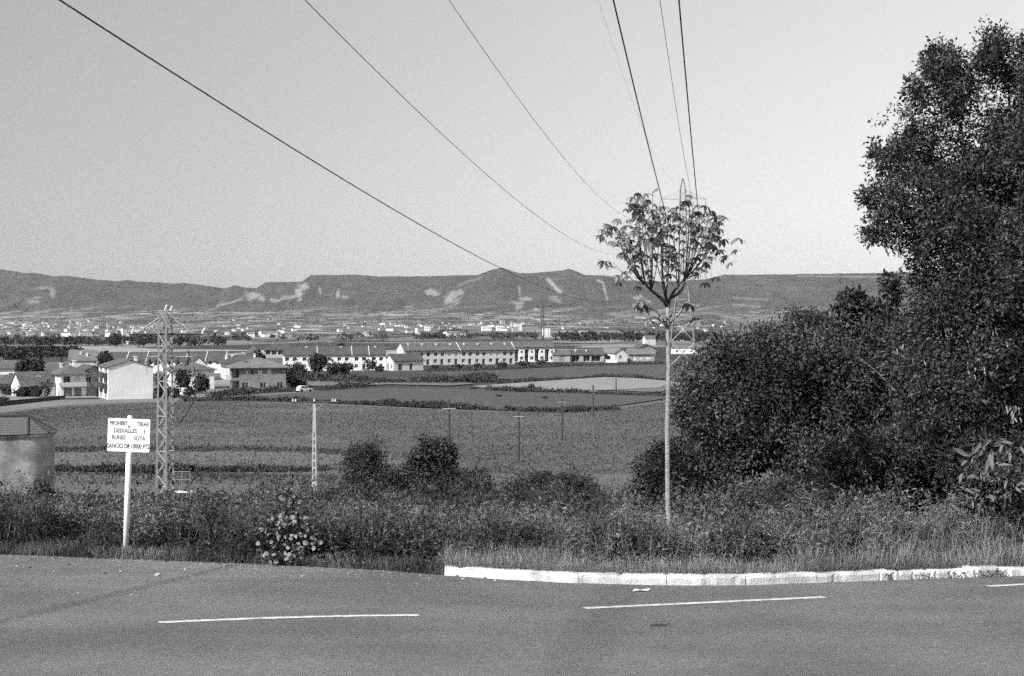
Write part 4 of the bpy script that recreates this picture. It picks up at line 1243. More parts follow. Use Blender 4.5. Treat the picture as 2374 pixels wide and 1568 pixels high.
def lay_tiles(a, b, c, d=None):
    """tiles on the facet with eave a-b and apex c (d: second top corner)"""
    a, b, c = Vector(a), Vector(b), Vector(c)
    dd = Vector(d) if d else c
    u = (b - a); ln = u.length; u.normalize()
    top = (c + dd) / 2
    vdir = top - a; vdir = vdir - u * vdir.dot(u)
    sl = vdir.length; vdir.normalize()
    nrm = u.cross(vdir).normalized()
    if nrm.z < 0: nrm = -nrm
    xd, xc = (dd - a).dot(u), (c - a).dot(u)
    rows_ = int(sl / .38)
    for r_ in range(rows_):
        t0, t1 = r_ * .38 / sl, min(1, (r_ * .38 + .40) / sl)
        lo, hi = xd * t1, ln + (xc - ln) * t1
        x_ = max(xd * t0 + .1, lo) + (0.15 if r_ % 2 else 0.0)
        while x_ + .13 <= hi:
            p = a + u * (x_ + .13) + vdir * (r_ * .38 - .06) + nrm * (.012 + random.uniform(0, .012))
            o = bpy.data.objects.new('roof_tile', tile_me)
            col.objects.link(o); o.parent = roof_o
            tilt = Matrix.Rotation(R(3.2 + random.uniform(-.6, .6)), 3, u)
            vv, nn_ = tilt @ vdir, tilt @ nrm
            vv, nn_ = vdir - nrm * 0.05, nrm + vdir * 0.05
            o.matrix_local = Matrix(((u.x, vv.x, nn_.x, p.x), (u.y, vv.y, nn_.y, p.y), (u.z, vv.z, nn_.z, p.z), (0, 0, 0, 1)))
            x_ += .305


lay_tiles((-3.4, -Re, zE), (-.1, -Re, zE), (-.1, 0, zR), (-3.4, 0, zR))
for i in range(2):
    lay_tiles((*cr[i], zE), (*cr[i + 1], zE), (0, 0, zR))
for i in range(4):
    MB().bar((cr[i][0], cr[i][1], zE + .03), (0, 0, zR + .06), .10, n=6).build('hip_cap', M_tile_cap, roof_o)
MB().bar((-8.2, 0, zR + .05), (0.05, 0, zR + .05), .10, n=6).build('ridge_cap', M_tile_cap, roof_o)

# ------------------------------------------------------------------ overhead line: pylon and wires
PD = 500.0
pc = np.array([(1583 - CX) / FX * PD, PD, -18.6])
py_ = tag(empty('transmission_pylon', tuple(pc), R(-8)), 'tall steel lattice transmission pylon behind the young tree', 'pylon')
zz = lambda y: (HY - y) / FX * PD - pc[2]
half = lambda z: np.interp(z, [0, zz(648), zz(462), zz(440), zz(412)], [5.2, 1.5, 1.0, .9, .08])
lev = [0, 9, 17, 24, zz(648), 34, 37.5, zz(590), 45, zz(528), 53, 56, zz(462), zz(440), zz(414)]
for sx in (-1, 1):
    for sy in (-1, 1):
        MB().tube([(sx * half(z), sy * half(z), z) for z in lev], [.24] * len(lev), 4).build('leg', M_steel, py_)
mb = MB()
for i in range(len(lev) - 2):
    z0, z1 = lev[i], lev[i + 1]; a, b = half(z0), half(z1)
    for s in (-1, 1):
        for p, q in (((-a, s * a, z0), (b, s * b, z1)), ((a, s * a, z0), (-b, s * b, z1)), ((s * a, -a, z0), (s * b, b, z1)), ((s * a, a, z0), (s * b, -b, z1))):
            mb.bar(p, q, .11, n=3)
        mb.bar((-b, s * b, z1), (b, s * b, z1), .07, n=3); mb.bar((s * b, -b, z1), (s * b, b, z1), .07, n=3)
mb.build('bracing', M_steel, py_)
ARMS = {}
for y, wl_ in ((462, 8.0), (528, 11.8), (583, 7.8)):
    for s in (-1, 1):
        z = zz(y); hh_ = half(z)
        mb = MB()
        tip = (s * wl_, 0, z)
        for sy in (-1, 1):
            mb.bar((s * hh_, sy * hh_, z), tip, .14, n=3)
            mb.bar((s * hh_, sy * hh_, z + 3.0), tip, .08, n=3)
        for t in (.3, .55, .78):
            mb.bar((s * (hh_ + (wl_ - hh_) * t), 0, z), (s * (hh_ + (wl_ - hh_) * (t - .12)), 0, z + 3.0 * (1 - t)), .06, n=3)
        mb.build('cross_arm', M_steel, py_)
        MB().bar(tip, (s * wl_, 0, z - 4.6), .10, n=5).build('insulator', M_steel_dark, py_)
XB = 1660.0
WIRES = [('wire', 'lowest sagging power line conductor passing in front of the hills', -122, (81.2, -311.5, 356.5), .024),
         ('wire', 'middle power line conductor crossing open sky, between two others on that side', -163, (174.6, -349.8, 343.4), .024),
         ('wire', 'upper sagging conductor ending among the young tree leaves', -133, (211.6, -331.7, 355.7), .022),
         ('wire', 'very thin earth wire running to the pylon peak', -80, (283.8, -350.6, 384.7), .010),
         ('wire', 'thickest dark conductor dropping steeply into the young tree crown', -24, (105.6, -355.3, 367.7), .027),
         ('wire', 'thin steep conductor next to the steepest one', -29, (217.7, -321.7, 338.7), .022),
         ('wire', 'steepest dark conductor descending almost upright to the pylon', -8, (94.7, -325.5, 398.9), .024)]
for nm, lab, A, (c0, c1, c2), r_ in WIRES:
    s = np.concatenate([np.linspace(-.12, .3, 70), np.linspace(.31, 1.0, 60)])
    P = np.stack([PD * (A + (XB - CX) * s) / FX, PD * s, PD * (c0 + c1 * s + c2 * s * s) / FX], 1)
    mb = MB(); mb.tube([tuple(p) for p in P], r_ * 1.25, 5)
    tag(mb.build('power_line', M_wire), lab, 'cable', 'overhead conductors')

# ------------------------------------------------------------------ lattice tower with transformer gear
TD = 66.0
tb = np.array([(383 - CX) / FX * TD, TD, 0]); tb[2] = float(H(tb[0], TD))
kt = FX / TD
M_tower = mat('tower_steel', 0.28, 0.55, 0.25, 6.0, spec=0.4)
lt = tag(empty('lattice_tower', tuple(tb), R(-24)), 'galvanised lattice power tower with cross arm in the weeds on the bank', 'tower')
zt = lambda y: (HY - y) / kt - tb[2]
zlast = zt(722)
hf = lambda z: .285 - .09 * z / zlast
for sx in (-1, 1):
    for sy in (-1, 1):
        MB().tube([(sx * hf(z), sy * hf(z), z) for z in (-.4, zlast / 2, zlast)], [.058] * 3, 4).build('leg', M_tower, lt)
mb = MB(); n = 17
for i in range(n):
    z0, z1 = zlast * i / n, zlast * (i + 1) / n
    a, b = hf(z0), hf(z1); f = 1 if i % 2 else -1
    for s in (-1, 1):
        mb.bar((-f * a, s * a, z0), (f * b, s * b, z1), .034); mb.bar((s * a, -f * a, z0), (s * b, f * b, z1), .034)
        if i % 3 == 1: mb.bar((-b, s * b, z1), (b, s * b, z1), .03)
mb.build('bracing', M_tower, lt)
ca, sa = math.cos(R(24)), math.sin(R(24))
mb = MB(); za = zt(775); zb = zt(738)
arm = lambda x: (x * ca, x * sa)
mb.bar((*arm(-1.6), za), (*arm(1.75), za), .045); mb.build('cross_arm', M_steel_dark, lt)
for s in (-1, 1):
    mb = MB(); mb.bar((*arm(1.3 * s), za + .05), (*arm(.3 * s), zb), .042); mb.bar((*arm(1.2 * s), za + .05), (*arm(.3 * s), zb - .15), .018); mb.build('arm_brace', M_tower, lt)
for xx, z_ in ((-1.55, za), (1.72, za), (.0, zlast + .05), (.25, zlast)):
    mb = MB()
    for k in range(4): mb.tube([(*arm(xx + .02 * k), z_ + .02 + .06 * k), (*arm(xx + .02 * k + .02), z_ + .06 + .06 * k)], [.075 - .008 * k, .05 - .006 * k], 8)
    mb.build('insulator', M_porcelain, lt)
mb = MB(); z1 = zt(828)
mb.bar((*arm(-.85), z1), (*arm(1.25), z1), .028); mb.bar((*arm(-.85), z1 + .1), (*arm(-.85), z1 - .8), .022); mb.bar((*arm(1.25), z1 + .12), (*arm(1.25), z1 - 1.1), .022)
mb.build('lower_arm', M_tower, lt)
for xx in (-.75, -.45, .55, 1.0):
    mb = MB(); mb.tube([(*arm(xx), z1 - .02), (*arm(xx), z1 - .12), (*arm(xx), z1 - .32), (*arm(xx), z1 - .4)], [.03, .09, .09, .04], 8); mb.build('fuse_cutout', M_steel_dark, lt)
mb = MB(); mb.tube([(*arm(1.3), z1 - .4), (*arm(1.5), z1 - 1.3), (*arm(1.35), z1 - 2.0), (*arm(1.0), z1 - 2.6), (*arm(.72), z1 - 3.0)], .035, 6); mb.build('cable_loop', M_wire, lt, True)

# little welded frame beside the tower foot
fb = np.array([(422 - CX) / FX * 65, 65.0, 0]); fb[2] = (HY - 1178) / FX * 65
fr = tag(empty('metal_frame', tuple(fb)), 'small empty metal frame with a pale shelf beside the lattice tower foot', 'frame')
mb = MB()
for x in (-.38, .0, .38): mb.bar((x, 0, -.4), (x, 0, 1.65), .018)
mb.bar((-.38, 0, 1.65), (.38, 0, 1.65), .018); mb.bar((-.38, 0, 1.3), (.38, 0, 1.3), .012)
mb.build('rail', M_steel, fr)
MB().box(-.42, .42, -.02, .3, .70, .75).build('shelf', M_postpaint, fr)

# concrete pole
CD = 104.0
cb = np.array([(729 - CX) / FX * CD, CD, 0]); cb[2] = float(H(cb[0], CD)); kc = FX / CD
cp = tag(empty('concrete_pole', tuple(cb)), 'pale tapered concrete electricity pole with slots and a dark cross arm', 'pole')
zc_ = lambda y: (HY - y) / kc - cb[2]
ht_ = zc_(932)
mb = MB()
w0, w1 = .20, .105
wz = lambda z: w0 + (w1 - w0) * z / ht_
slots = [(zc_(1150 - 17 * k), zc_(1150 - 17 * k) + .36) for k in range(9)]
zs = sorted({-.4, ht_, *[c for s in slots for c in s]})
for i in range(len(zs) - 1):
    z0, z1_ = zs[i], zs[i + 1]
    a, b = wz(max(z0, 0)), wz(z1_)
    if any(s[0] <= z0 + .01 and z1_ <= s[1] + .01 for s in slots):
        for sgn in (-1, 1):
            mb.add([(sgn * a, -a * .7, z0), (sgn * a * .35, -a * .7, z0), (sgn * a * .35, a * .7, z0), (sgn * a, a * .7, z0), (sgn * b, -b * .7, z1_), (sgn * b * .35, -b * .7, z1_), (sgn * b * .35, b * .7, z1_), (sgn * b, b * .7, z1_)],
                   [(0, 1, 5, 4), (1, 2, 6, 5), (2, 3, 7, 6), (3, 0, 4, 7)])
    else:
        mb.add([(-a, -a * .7, z0), (a, -a * .7, z0), (a, a * .7, z0), (-a, a * .7, z0), (-b, -b * .7, z1_), (b, -b * .7, z1_), (b, b * .7, z1_), (-b, b * .7, z1_)],
               [(0, 3, 2, 1), (4, 5, 6, 7), (0, 1, 5, 4), (1, 2, 6, 5), (2, 3, 7, 6), (3, 0, 4, 7)])
mb.build('shaft', M_concrete, cp)
MB().bar((-1.7, -.12, ht_ - .02), (1.7, -.12, ht_ - .02), .05).build('cross_arm', M_steel_dark, cp)
for s in (-1, 1):
    MB().bar((s * .13, -.12, zc_(952)), (s * .8, -.12, ht_ - .06), .028).build('arm_brace', M_steel, cp)
for xx in (-1.55, -1.35, 0.0, 1.35, 1.55):
    mb = MB()
    for k in range(3): mb.tube([(xx, -.12, ht_ + .04 + .07 * k), (xx, -.12, ht_ + .09 + .07 * k)], [.085 - .012 * k, .05], 8)
    mb.build('insulator', M_porcelain, cp)

# wooden poles in the fields
def wood_pole(xp, yt, D, arm_px, label, arm_drop=14):
    X = (xp - CX) / FX * D; z0 = float(H(X, D)); k = FX / D
    t = tag(empty('wooden_pole', (X, D, z0), R(random.uniform(-6, 6))), label, 'pole', 'wooden poles across the fields')
    hh = (HY - yt) / k - z0
    MB().tube([(0, 0, -.4), (0.02, 0, hh * .5), (0, 0, hh)], [.17, .15, .12], 7).build('shaft', M_wood, t)
    al = arm_px / k / 2; za_ = hh - arm_drop / k
    MB().bar((-al, -.12, za_), (al, -.12, za_), .05).build('cross_arm', M_concrete, t)
    for s in (-1, 1):
        MB().bar((s * .06, -.12, za_ - .55), (s * al * .65, -.12, za_ - .06), .018).build('arm_brace', M_steel, t)
        MB().tube([(s * al * .95, -.12, za_ + .05), (s * al * .95, -.12, za_ + .12), (s * al * .95, -.12, za_ + .26)], [.04, .10, .05], 7).build('insulator', M_wood, t)
    return t


wood_pole(1041, 926, 165, 32, 'wooden pole with pale arm rising behind the tall slope bush', 22)
wood_pole(1202, 946, 177, 26, 'wooden pole standing alone in the wide crop field', 20)
wood_pole(1303, 925, 208, 22, 'slim wooden pole with a pale arm beyond the lone crop field pole', 8)
wood_pole(1375, 893, 254, 20, 'dark wooden pole topped against the stubble edge', 14)
wood_pole(1428, 876, 323, 16, 'distant wooden pole crossing the bright stubble', 6)
wood_pole(1465, 893, 380, 12, 'faintest wooden pole beyond the stubble hedge', 5)

# tower crane among the terraces
KD = 610.0
kb = np.array([(1258 - CX) / FX * KD, KD, -18.6]); kk = FX / KD
cr_ = tag(empty('tower_crane', tuple(kb)), 'dark slender tower crane above the terrace roofs', 'crane')
zk = lambda y: (HY - y) / kk - kb[2]
hm = zk(713)
mb = MB(); s_ = .42
for sx in (-1, 1):
    for sy in (-1, 1): mb.bar((sx * s_, sy * s_, -.3), (sx * s_, sy * s_, hm), .16)
for i in range(22):
    z0, z1_ = hm * i / 22, hm * (i + 1) / 22; f = 1 if i % 2 else -1
    for s in (-1, 1):
        mb.bar((-f * s_, s * s_, z0), (f * s_, s * s_, z1_), .06); mb.bar((s * s_, -f * s_, z0), (s * s_, f * s_, z1_), .06)
mb.build('mast', M_steel_dark, cr_)
mb = MB(); L0 = 68 / kk
mb.bar((-3.2, 0, hm - .1), (L0, 0, hm + 6 / kk), .17); mb.bar((-.3, 0, hm + .9), (L0, 0, hm + .35 + 6 / kk), .06)
for i in range(12):
    x0, x1 = L0 * i / 12, L0 * (i + 1) / 12
    zz0 = hm + 6 / kk * i / 12
    mb.bar((x0, 0, zz0), ((x0 + x1) / 2, 0, zz0 + .9 - .045 * i), .045); mb.bar(((x0 + x1) / 2, 0, zz0 + .9 - .045 * i), (x1, 0, zz0 + .05), .045)
mb.build('jib', M_steel_dark, cr_)
mb = MB(); mb.bar((0, 0, hm), (0, 0, zk(699)), .10); mb.bar((0, 0, zk(699)), (L0 * .6, 0, hm + 1.2), .03); mb.build('peak', M_steel_dark, cr_)
MB().box(-3.4, -2.2, -.4, .4, hm - 1.3, hm - .2).build('counterweight', M_concrete, cr_)
MB().box(-.6, .6, -.9, .6, zk(786), zk(778)).build('motor_box', M_steel_dark, cr_)

# white car on the track by the brick house
q = flat(706, 910); car = tag(empty('parked_car', (q[0], q[1], -18.35), R(38)), 'small white car parked on the track beyond the brick house', 'car')
mb = MB()
pf = [(-1.8, .30), (1.8, .30), (1.85, .62), (1.75, .82), (.95, .92), (.35, 1.42), (-1.2, 1.45), (-1.75, .95), (-1.85, .62)]
n = len(pf)
mb.add([(x, -.75, z) for x, z in pf] + [(x, .75, z) for x, z in pf], [tuple(range(n)), tuple(range(2 * n - 1, n - 1, -1))] + [(i, n + i, n + (i + 1) % n, (i + 1) % n) for i in range(n)])
mb.build('body', M_carwhite, car)
for s in (-1, 1):
    mb = MB(); y = s * .757
    for xs in (((-1.5, .98), (-.45, .98), (-.45, 1.34), (-1.15, 1.34)), ((-.35, .98), (.72, .98), (.32, 1.34), (-.35, 1.34))):
        mb.add([(x, y, z) for x, z in xs] + [(x, y - s * .02, z) for x, z in xs], [(0, 1, 2, 3), (7, 6, 5, 4), (0, 4, 5, 1), (1, 5, 6, 2), (2, 6, 7, 3), (3, 7, 4, 0)])
    mb.build('side_window', M_glass, car)
    for x in (-1.15, 1.15):
        wh = MB(); wh.tube([(x, s * .62, .3), (x, s * .80, .3)], .3, 12); wh.build('wheel', M_rubber, car)
mb = MB(); mb.add([(.40, -.62, 1.40), (.40, .62, 1.40), (.96, .66, .95), (.96, -.66, .95)], [(0, 3, 2, 1)])
for v_ in mb.v: pass
mb.v = [(x + .03, y, z + .02) for x, y, z in mb.v]; mb.build('windscreen', M_glass, car)

# ------------------------------------------------------------------ warning sign
SD = 21.9
sb = np.array([(290 - CX) / FX * SD, SD, 0]); sb[2] = float(H(sb[0], SD)); ks = FX / SD
sg = tag(empty('warning_sign', tuple(sb)), 'white dumping ban sign on a leaning white post at the road edge', 'sign')
sg.rotation_euler = (0, R(1.9), 0)
zs_ = lambda y: (HY - y) / ks - sb[2]
MB().tube([(0, .03, -.3), (0, .03, zs_(968))], .046, 10).build('post', M_postpaint, sg, True)
pw, ph_ = .325, .255
zc_s = zs_(1009)
mb = MB()
rr = .02
ol = []
for cx_, cy, a0 in ((pw - rr, ph_ - rr, 0), (-pw + rr, ph_ - rr, 90), (-pw + rr, -ph_ + rr, 180), (pw - rr, -ph_ + rr, 270)):
    for k in range(4):
        a = R(a0 + 30 * k); ol.append((cx_ + rr * math.cos(a), cy + rr * math.sin(a)))
n = len(ol)
mb.add([(x, -.022, zc_s + z) for x, z in ol] + [(x, -.016, zc_s + z) for x, z in ol], [tuple(range(n)), tuple(range(2 * n - 1, n - 1, -1))] + [(i, n + i, n + (i + 1) % n, (i + 1) % n) for i in range(n)])
plate = mb.build('plate', M_white, sg)
cap = MB(); cap.tube([(0, .02, zs_(968)), (0, .02, zs_(964))], [.046, .03], 10); cap.build('post_cap', M_postpaint, sg)
for y in (989, 1033):
    MB().tube([(.0, -.022, zs_(y)), (.0, -.032, zs_(y))], .014, 8).build('bolt', M_bolt, sg)
for txt, yc, x0, x1, hh_ in (('PROHIBIT', 982, 253, 294, 10), ('TIRAR', 983, 315, 344, 10), ('DEIXALLES', 999, 263, 316, 10), ('I', 1000, 331, 336, 10), ('RUNES', 1015, 259, 290, 10), ('SOTA', 1016, 309, 336, 10), ('SANCIO DE 10000 PTS', 1034.5, 248.5, 346, 11)):
    cu = bpy.data.curves.new('lettering', 'FONT')
    cu.body = txt; cu.align_x = 'CENTER'; cu.align_y = 'CENTER'; cu.size = .1; cu.extrude = .001; cu.offset = .0016
    cu.materials.append(M_letter)
    o = bpy.data.objects.new('lettering', cu); col.objects.link(o)
    bpy.context.view_layer.update()
    me = bpy.data.meshes.new_from_object(o.evaluated_get(bpy.context.evaluated_depsgraph_get()))
    bpy.data.objects.remove(o); me.name = 'lettering'
    o = link('lettering', me)
    bpy.context.view_layer.update()
    dx, dy = max(o.dimensions.x, .01), max(o.dimensions.y, .01)
    o.parent = plate
    wm, hm_ = (x1 - x0) / ks, hh_ / ks
    o.scale = ((wm / dx) if len(txt) > 1 else hm_ / dy, hm_ / dy, 1)
    o.rotation_euler = (R(90), 0, 0)
    o.location = (((x0 + x1) / 2 - 297.5) / ks, -.0245, zs_(yc))

# ------------------------------------------------------------------ young horse chestnut by the kerb
YD = 19.0
yb = np.array([(1556 - CX) / FX * YD, YD, 0]); yb[2] = float(H(yb[0], YD))
yt = tag(empty('young_tree', tuple(yb)), 'slender young tree with pale straight trunk and drooping leaf crown', 'tree')
bpy.context.view_layer.update()
def yp(x, y, dy=0.0):
    p = px(x, y, YD); p[1] += dy
    return tuple(p - yb)
tr_pts = [yp(1558, 1290), yp(1556, 1250), yp(1549, 1180, .02), yp(1547, 1000), yp(1550, 850, -.02), yp(1548, 755), yp(1548, 705)]
MB().tube([(0.02, 0, -.3)] + tr_pts, [.046, .043, .039, .0345, .032, .031, .029, .026], 12).build('trunk', M_bark_pale, yt, True)
MB().tube([yp(1547, 758, -.02), yp(1540, 750, -.06)], [.035, .02], 7).build('pruning_stub', M_twig, yt)
limb = lambda pts, r: MB().tube(pts, r, 7).build('limb', M_twig, yt, True)
limb([yp(1548, 712), yp(1540, 700, -.03), yp(1524, 686, -.08), yp(1508, 674, -.12), yp(1494, 660, -.15)], [.026, .027, .023, .02, .013])
limb([yp(1549, 712), yp(1553, 694, .03), yp(1562, 678, .08), yp(1574, 664, .12), yp(1590, 645, .15)], [.024, .022, .019, .016, .011])
limb([yp(1548, 708), yp(1546, 690, .1), yp(1543, 670, .2), yp(1540, 650, .25)], [.026, .022, .018, .012])
limb([yp(1556, 690), yp(1566, 684, -.15), yp(1577, 672, -.25), yp(1580, 660, -.3)], [.022, .02, .016, .012])
forks = [(1494, 660, -.15), (1508, 674, -.12), (1590, 645, .15), (1574, 664, .12), (1540, 650, .25), (1580, 660, -.3), (1545, 684, .08)]
CL = [(610, 235), (435, 290), (415, 345), (525, 370), (600, 320), (640, 390), (460, 430), (400, 500), (510, 480), (700, 410), (220, 500), (215, 590), (250, 700), (320, 610), (350, 740), (240, 870), (370, 820), (600, 600), (560, 640), (640, 690), (720, 650), (780, 620), (560, 740), (840, 380), (900, 400), (970, 300), (1000, 400), (1040, 470), (910, 540), (960, 540), (1090, 480), (1190, 380), (1190, 440), (1255, 500), (1280, 580), (1210, 640), (1090, 620), (1050, 700), (1190, 760), (1180, 880), (830, 800), (940, 780), (870, 880), (470, 920), (600, 820), (240, 520), (300, 660), (860, 450), (690, 480), (610, 560), (660, 620), (1010, 320), (1120, 650)]
CLD = [(1546 + (1351 + x * .2585 - 1546) * .90, 382 + y * .2585) for x, y in CL]


def palmate(seed):
    """compound leaf of five to seven drooping leaflets"""
    r_ = random.Random(seed)
    mb = MB()
    n = r_.choice((5, 5, 6, 7))
    for k in range(n):
        a = R(-95 + 190 * k / (n - 1) + r_.uniform(-8, 8))
        ln = (.135 + .05 * math.cos(a)) * r_.uniform(.85, 1.15)
        w = ln * .38
        dr = R(r_.uniform(20, 62))
        d = Vector((math.sin(a), math.cos(a), 0))
        s = Vector((math.cos(a), -math.sin(a), 0))
        pts = []
        for t in (0, .35, .7, 1.0):
            bend = dr * t
            pts.append(d * ln * (t * math.cos(bend * .7)) + Vector((0, 0, -ln * t * math.sin(bend))))
        ws = (.08, .8, 1.0, .0)
        V = []
        for p, w_ in zip(pts, ws):
            V += [p, p + s * w * w_ * .5 + Vector((0, 0, .012)), p - s * w * w_ * .5 + Vector((0, 0, .012))]
        F = []
        for i in range(3):
            a_, b_ = 3 * i, 3 * i + 3
            F += [(a_, a_ + 1, b_ + 1, b_), (a_, b_, b_ + 2, a_ + 2)]
        mb.add(V, F)
    mb.tube([(0, 0, 0), (0, -.06, -.01), (0, -.13, -.05)], [.0035, .003, .003], 4)
    return mb.mesh('leaf', M_leaf_sap)


PAL = [palmate(k) for k in range(8)]
def leaf_obj(me, parent, loc, rz, tilt, sc):
    o = bpy.data.objects.new('leaf', me); col.objects.link(o); o.parent = parent
    o.location = loc; o.rotation_euler = (tilt, 0, rz); o.scale = (sc, sc, sc)
    return o


shoots = []
for k, (x, y) in enumerate(CLD):
    fk = min(forks, key=lambda f: abs(f[0] + (x - 1545) * .25 - x) * .8 + (0 if f[1] > y else 200) + random.uniform(0, 14))
    dy = fk[2] + random.uniform(-.55, .55)
    b0 = yp(*fk)
    tip = yp(x, y, dy)
    m_ = [b0[0] + (tip[0] - b0[0]) * .62, b0[1] + (tip[1] - b0[1]) * .6, b0[2] + (tip[2] - b0[2]) * .42]
    if y < 640:
        m0 = [b0[i] * .62 + m_[i] * .38 for i in range(3)]; m0[2] -= .03
        MB().tube([b0, m0, m_, tip], [.009, .007, .0055, .003], 5).build('shoot', M_twig, yt, True)
    for j in range(5):
        rz = random.uniform(0, 6.28)
        lx = tip[0] + .05 * math.sin(rz) * j; lz = tip[2] - .07 * j + .02
        leaf_obj(random.choice(PAL), yt, (lx - .11 * math.sin(rz) * -1 * .6, tip[1] + .07 * math.cos(rz), lz), rz, R(random.uniform(-35, 25)), random.uniform(.45, .80))
# low side twigs with a few leaves
for p0, p1, p2 in (((1546, 752), (1520, 722), (1480, 708)), ((1551, 752), (1572, 730), (1590, 705)), ((1552, 756), (1580, 752), (1612, 738)), ((1546, 752), (1515, 735), (1498, 742))):
    MB().tube([yp(*p0), yp(*p1, -.1), yp(*p2, -.15)], [.009, .007, .004], 5).build('twig', M_twig, yt, True)
    for j in range(2):
        leaf_obj(random.choice(PAL), yt, yp(p2[0] + 6 * j, p2[1] + 4 * j, -.15), random.uniform(0, 6.28), R(-10), random.uniform(.6, .85))
for x, y in ((1470, 695), (1482, 690), (1492, 700)):
    leaf_obj(random.choice(PAL), yt, yp(x, y + 8, -.2), random.uniform(0, 6.28), R(0), .75)
for x, y in ((1536, 728), (1558, 726)):
    leaf_obj(random.choice(PAL), yt, yp(x, y, -.05), random.uniform(0, 6.28), R(-20), .5)

# ------------------------------------------------------------------ big trees and bushes beside the road
BIG = [(2600, 150), (2480, 90), (2420, 120), (2374, 88), (2352, 128), (2330, 96), (2305, 76), (2284, 82), (2276, 120), (2252, 150), (2240, 190), (2226, 150), (2205, 118), (2170, 110), (2146, 148), (2150, 172), (2124, 182), (2110, 207), (2124, 228), (2102, 262), (2150, 275), (2175, 292), (2120, 298), (2094, 315), (2092, 345), (2050, 340), (2016, 350), (2050, 380), (2092, 380), (2078, 412), (2040, 425), (2034, 445), (1996, 456), (2034, 478), (2040, 505), (2002, 540), (2040, 556), (2080, 572), (2108, 600), (2112, 640), (2096, 680), (2118, 720), (2080, 760), (2060, 850), (2060, 950), (2100, 1020), (2250, 1060), (2600, 1060)]
big = plant('holm_oak', 'tall dense dark evergreen oak towering over the verge', 'tree', None, BIG, 23.5, 2.6, 4700, 46, .25, .045, .088, .52, M_leaf_dark, trunk=2290, limbs=40, nleaf=260, holes=((2205, 300, 30, 10), (2290, 205, 16, 14), (2338, 225, 20, 16), (2165, 258, 14, 9), (2330, 150, 10, 16), (2250, 260, 12, 10), (2180, 210, 8, 10), (2140, 320, 9, 7), (2070, 520, 9, 7)))
# twigs reaching out of the crown against the sky
sprays = []
for (x0, y0, x1, y1) in ((2280, 150, 2305, 80), (2330, 150, 2350, 90), (2170, 200, 2175, 118), (2130, 230, 2108, 215), (2090, 360, 2018, 352), (2060, 480, 2000, 455), (2070, 540, 2002, 545), (2120, 300, 2095, 296), (2110, 620, 2080, 570), (2240, 180, 2235, 140)):
    for t in np.linspace(0, 1.05, 7):
        sprays.append(px(x0 + (x1 - x0) * t, y0 + (y1 - y0) * t, 23.2) + rng.normal(size=3) * .05)
bp = np.array(BIG[1:38], float)
for k in range(90):
    i = rng.integers(0, len(bp) - 1); t = rng.uniform()
    q = bp[i] * (1 - t) + bp[i + 1] * t
    e_ = bp[i + 1] - bp[i]; nn = np.array([-e_[1], e_[0]]) / (np.linalg.norm(e_) + 1e-6)
    nn = nn * (1 if (nn @ (np.array([2280, 500]) - q)) < 0 else -1) + rng.normal(size=2) * .35 + [0, -.35]
    ln_ = rng.uniform(6, 34); dd = 23.5 + rng.uniform(-.8, .8)
    for f in np.linspace(-1.6, .55, 7):
        sprays.append(px(q[0] + nn[0] * ln_ * f, q[1] + nn[1] * ln_ * f, dd) + rng.normal(size=3) * .02)
P, Dr, Nr, Ln, Wd = cluster_leaves(np.array(sprays), 11, .085, .05, .10, .5)
V, F = leaf_arrays(P, Dr, Nr, Ln, Wd)
o = link('outer_sprays', np_mesh('outer_sprays', V - np.array(big.location), F, M_leaf_dark), big); o['kind'] = 'stuff'
dead = leaf_mesh('lance', M_leaf_dead)
for x, y, n in ((2352, 955, 16), (2340, 940, 8), (2268, 855, 6), (2240, 850, 4), (2160, 840, 4), (2300, 775, 6), (2340, 790, 5), (2285, 690, 5), (2090, 790, 4)):
    for k in range(n):
        p = px(x + rng.normal() * 7, y + rng.normal() * 9, 21.2)
        place_leaf(dead, big, p, (rng.normal() * .3, rng.normal() * .3, -1), (rng.normal() * .6, -1, .2), .09)
LEAF_ME.pop('oval', None)
plant('shrub', 'large dark bramble thicket right behind the young tree trunk', 'shrub', None,
      [(1562, 970), (1552, 900), (1582, 842), (1632, 802), (1684, 764), (1740, 756), (1800, 755), (1870, 770), (1950, 745), (2060, 735), (2140, 760), (2150, 1000), (2120, 1200), (1900, 1240), (1700, 1230), (1610, 1130), (1585, 1010)], 27.0, 2.2, 3600, 50, .30, .045, .095, .55, M_leaf_mid, trunk=1800, limbs=18)
dt = px(1990, 828, 24.4), px(2075, 906, 24.0)
mb = MB(); mb.tube([tuple(dt[0]), tuple((dt[0] + dt[1]) / 2 + [0, 0, .04]), tuple(dt[1])], [.004, .006, .009], 5)
tag(mb.build('dead_branch', M_hay), 'bare pale dead branch slanting across the bramble thicket', 'branch')
plant('ash_tree', 'fine leaved young tree top rising from the bramble thicket', 'tree', None,
      [(1795, 775), (1800, 735), (1818, 712), (1830, 675), (1848, 662), (1862, 690), (1885, 668), (1908, 676), (1905, 725), (1935, 750), (1990, 770), (2000, 900), (1770, 900), (1780, 800)], 28.6, .9, 420, 50, .22, .05, .10, .32, M_leaf_mid, trunk=1860, limbs=14)
plant('oak_sapling', 'small large leaved oak between ash top and tall oak', 'tree', None,
      [(1918, 722), (1930, 700), (1950, 672), (1990, 680), (2020, 705), (2070, 700), (2095, 730), (2080, 770), (2010, 800), (1940, 800), (1925, 760)], 27.6, .6, 190, 24, .22, .09, .15, .55, M_leaf_dark, trunk=1990, limbs=10)
plant('oak_sapling', 'little spray of oak leaves against the far hills', 'tree', None,
      [(2040, 650), (2058, 628), (2085, 640), (2095, 690), (2070, 705), (2045, 680)], 26.6, .35, 60, 18, .16, .08, .13, .55, M_leaf_dark, trunk=2072, limbs=5)
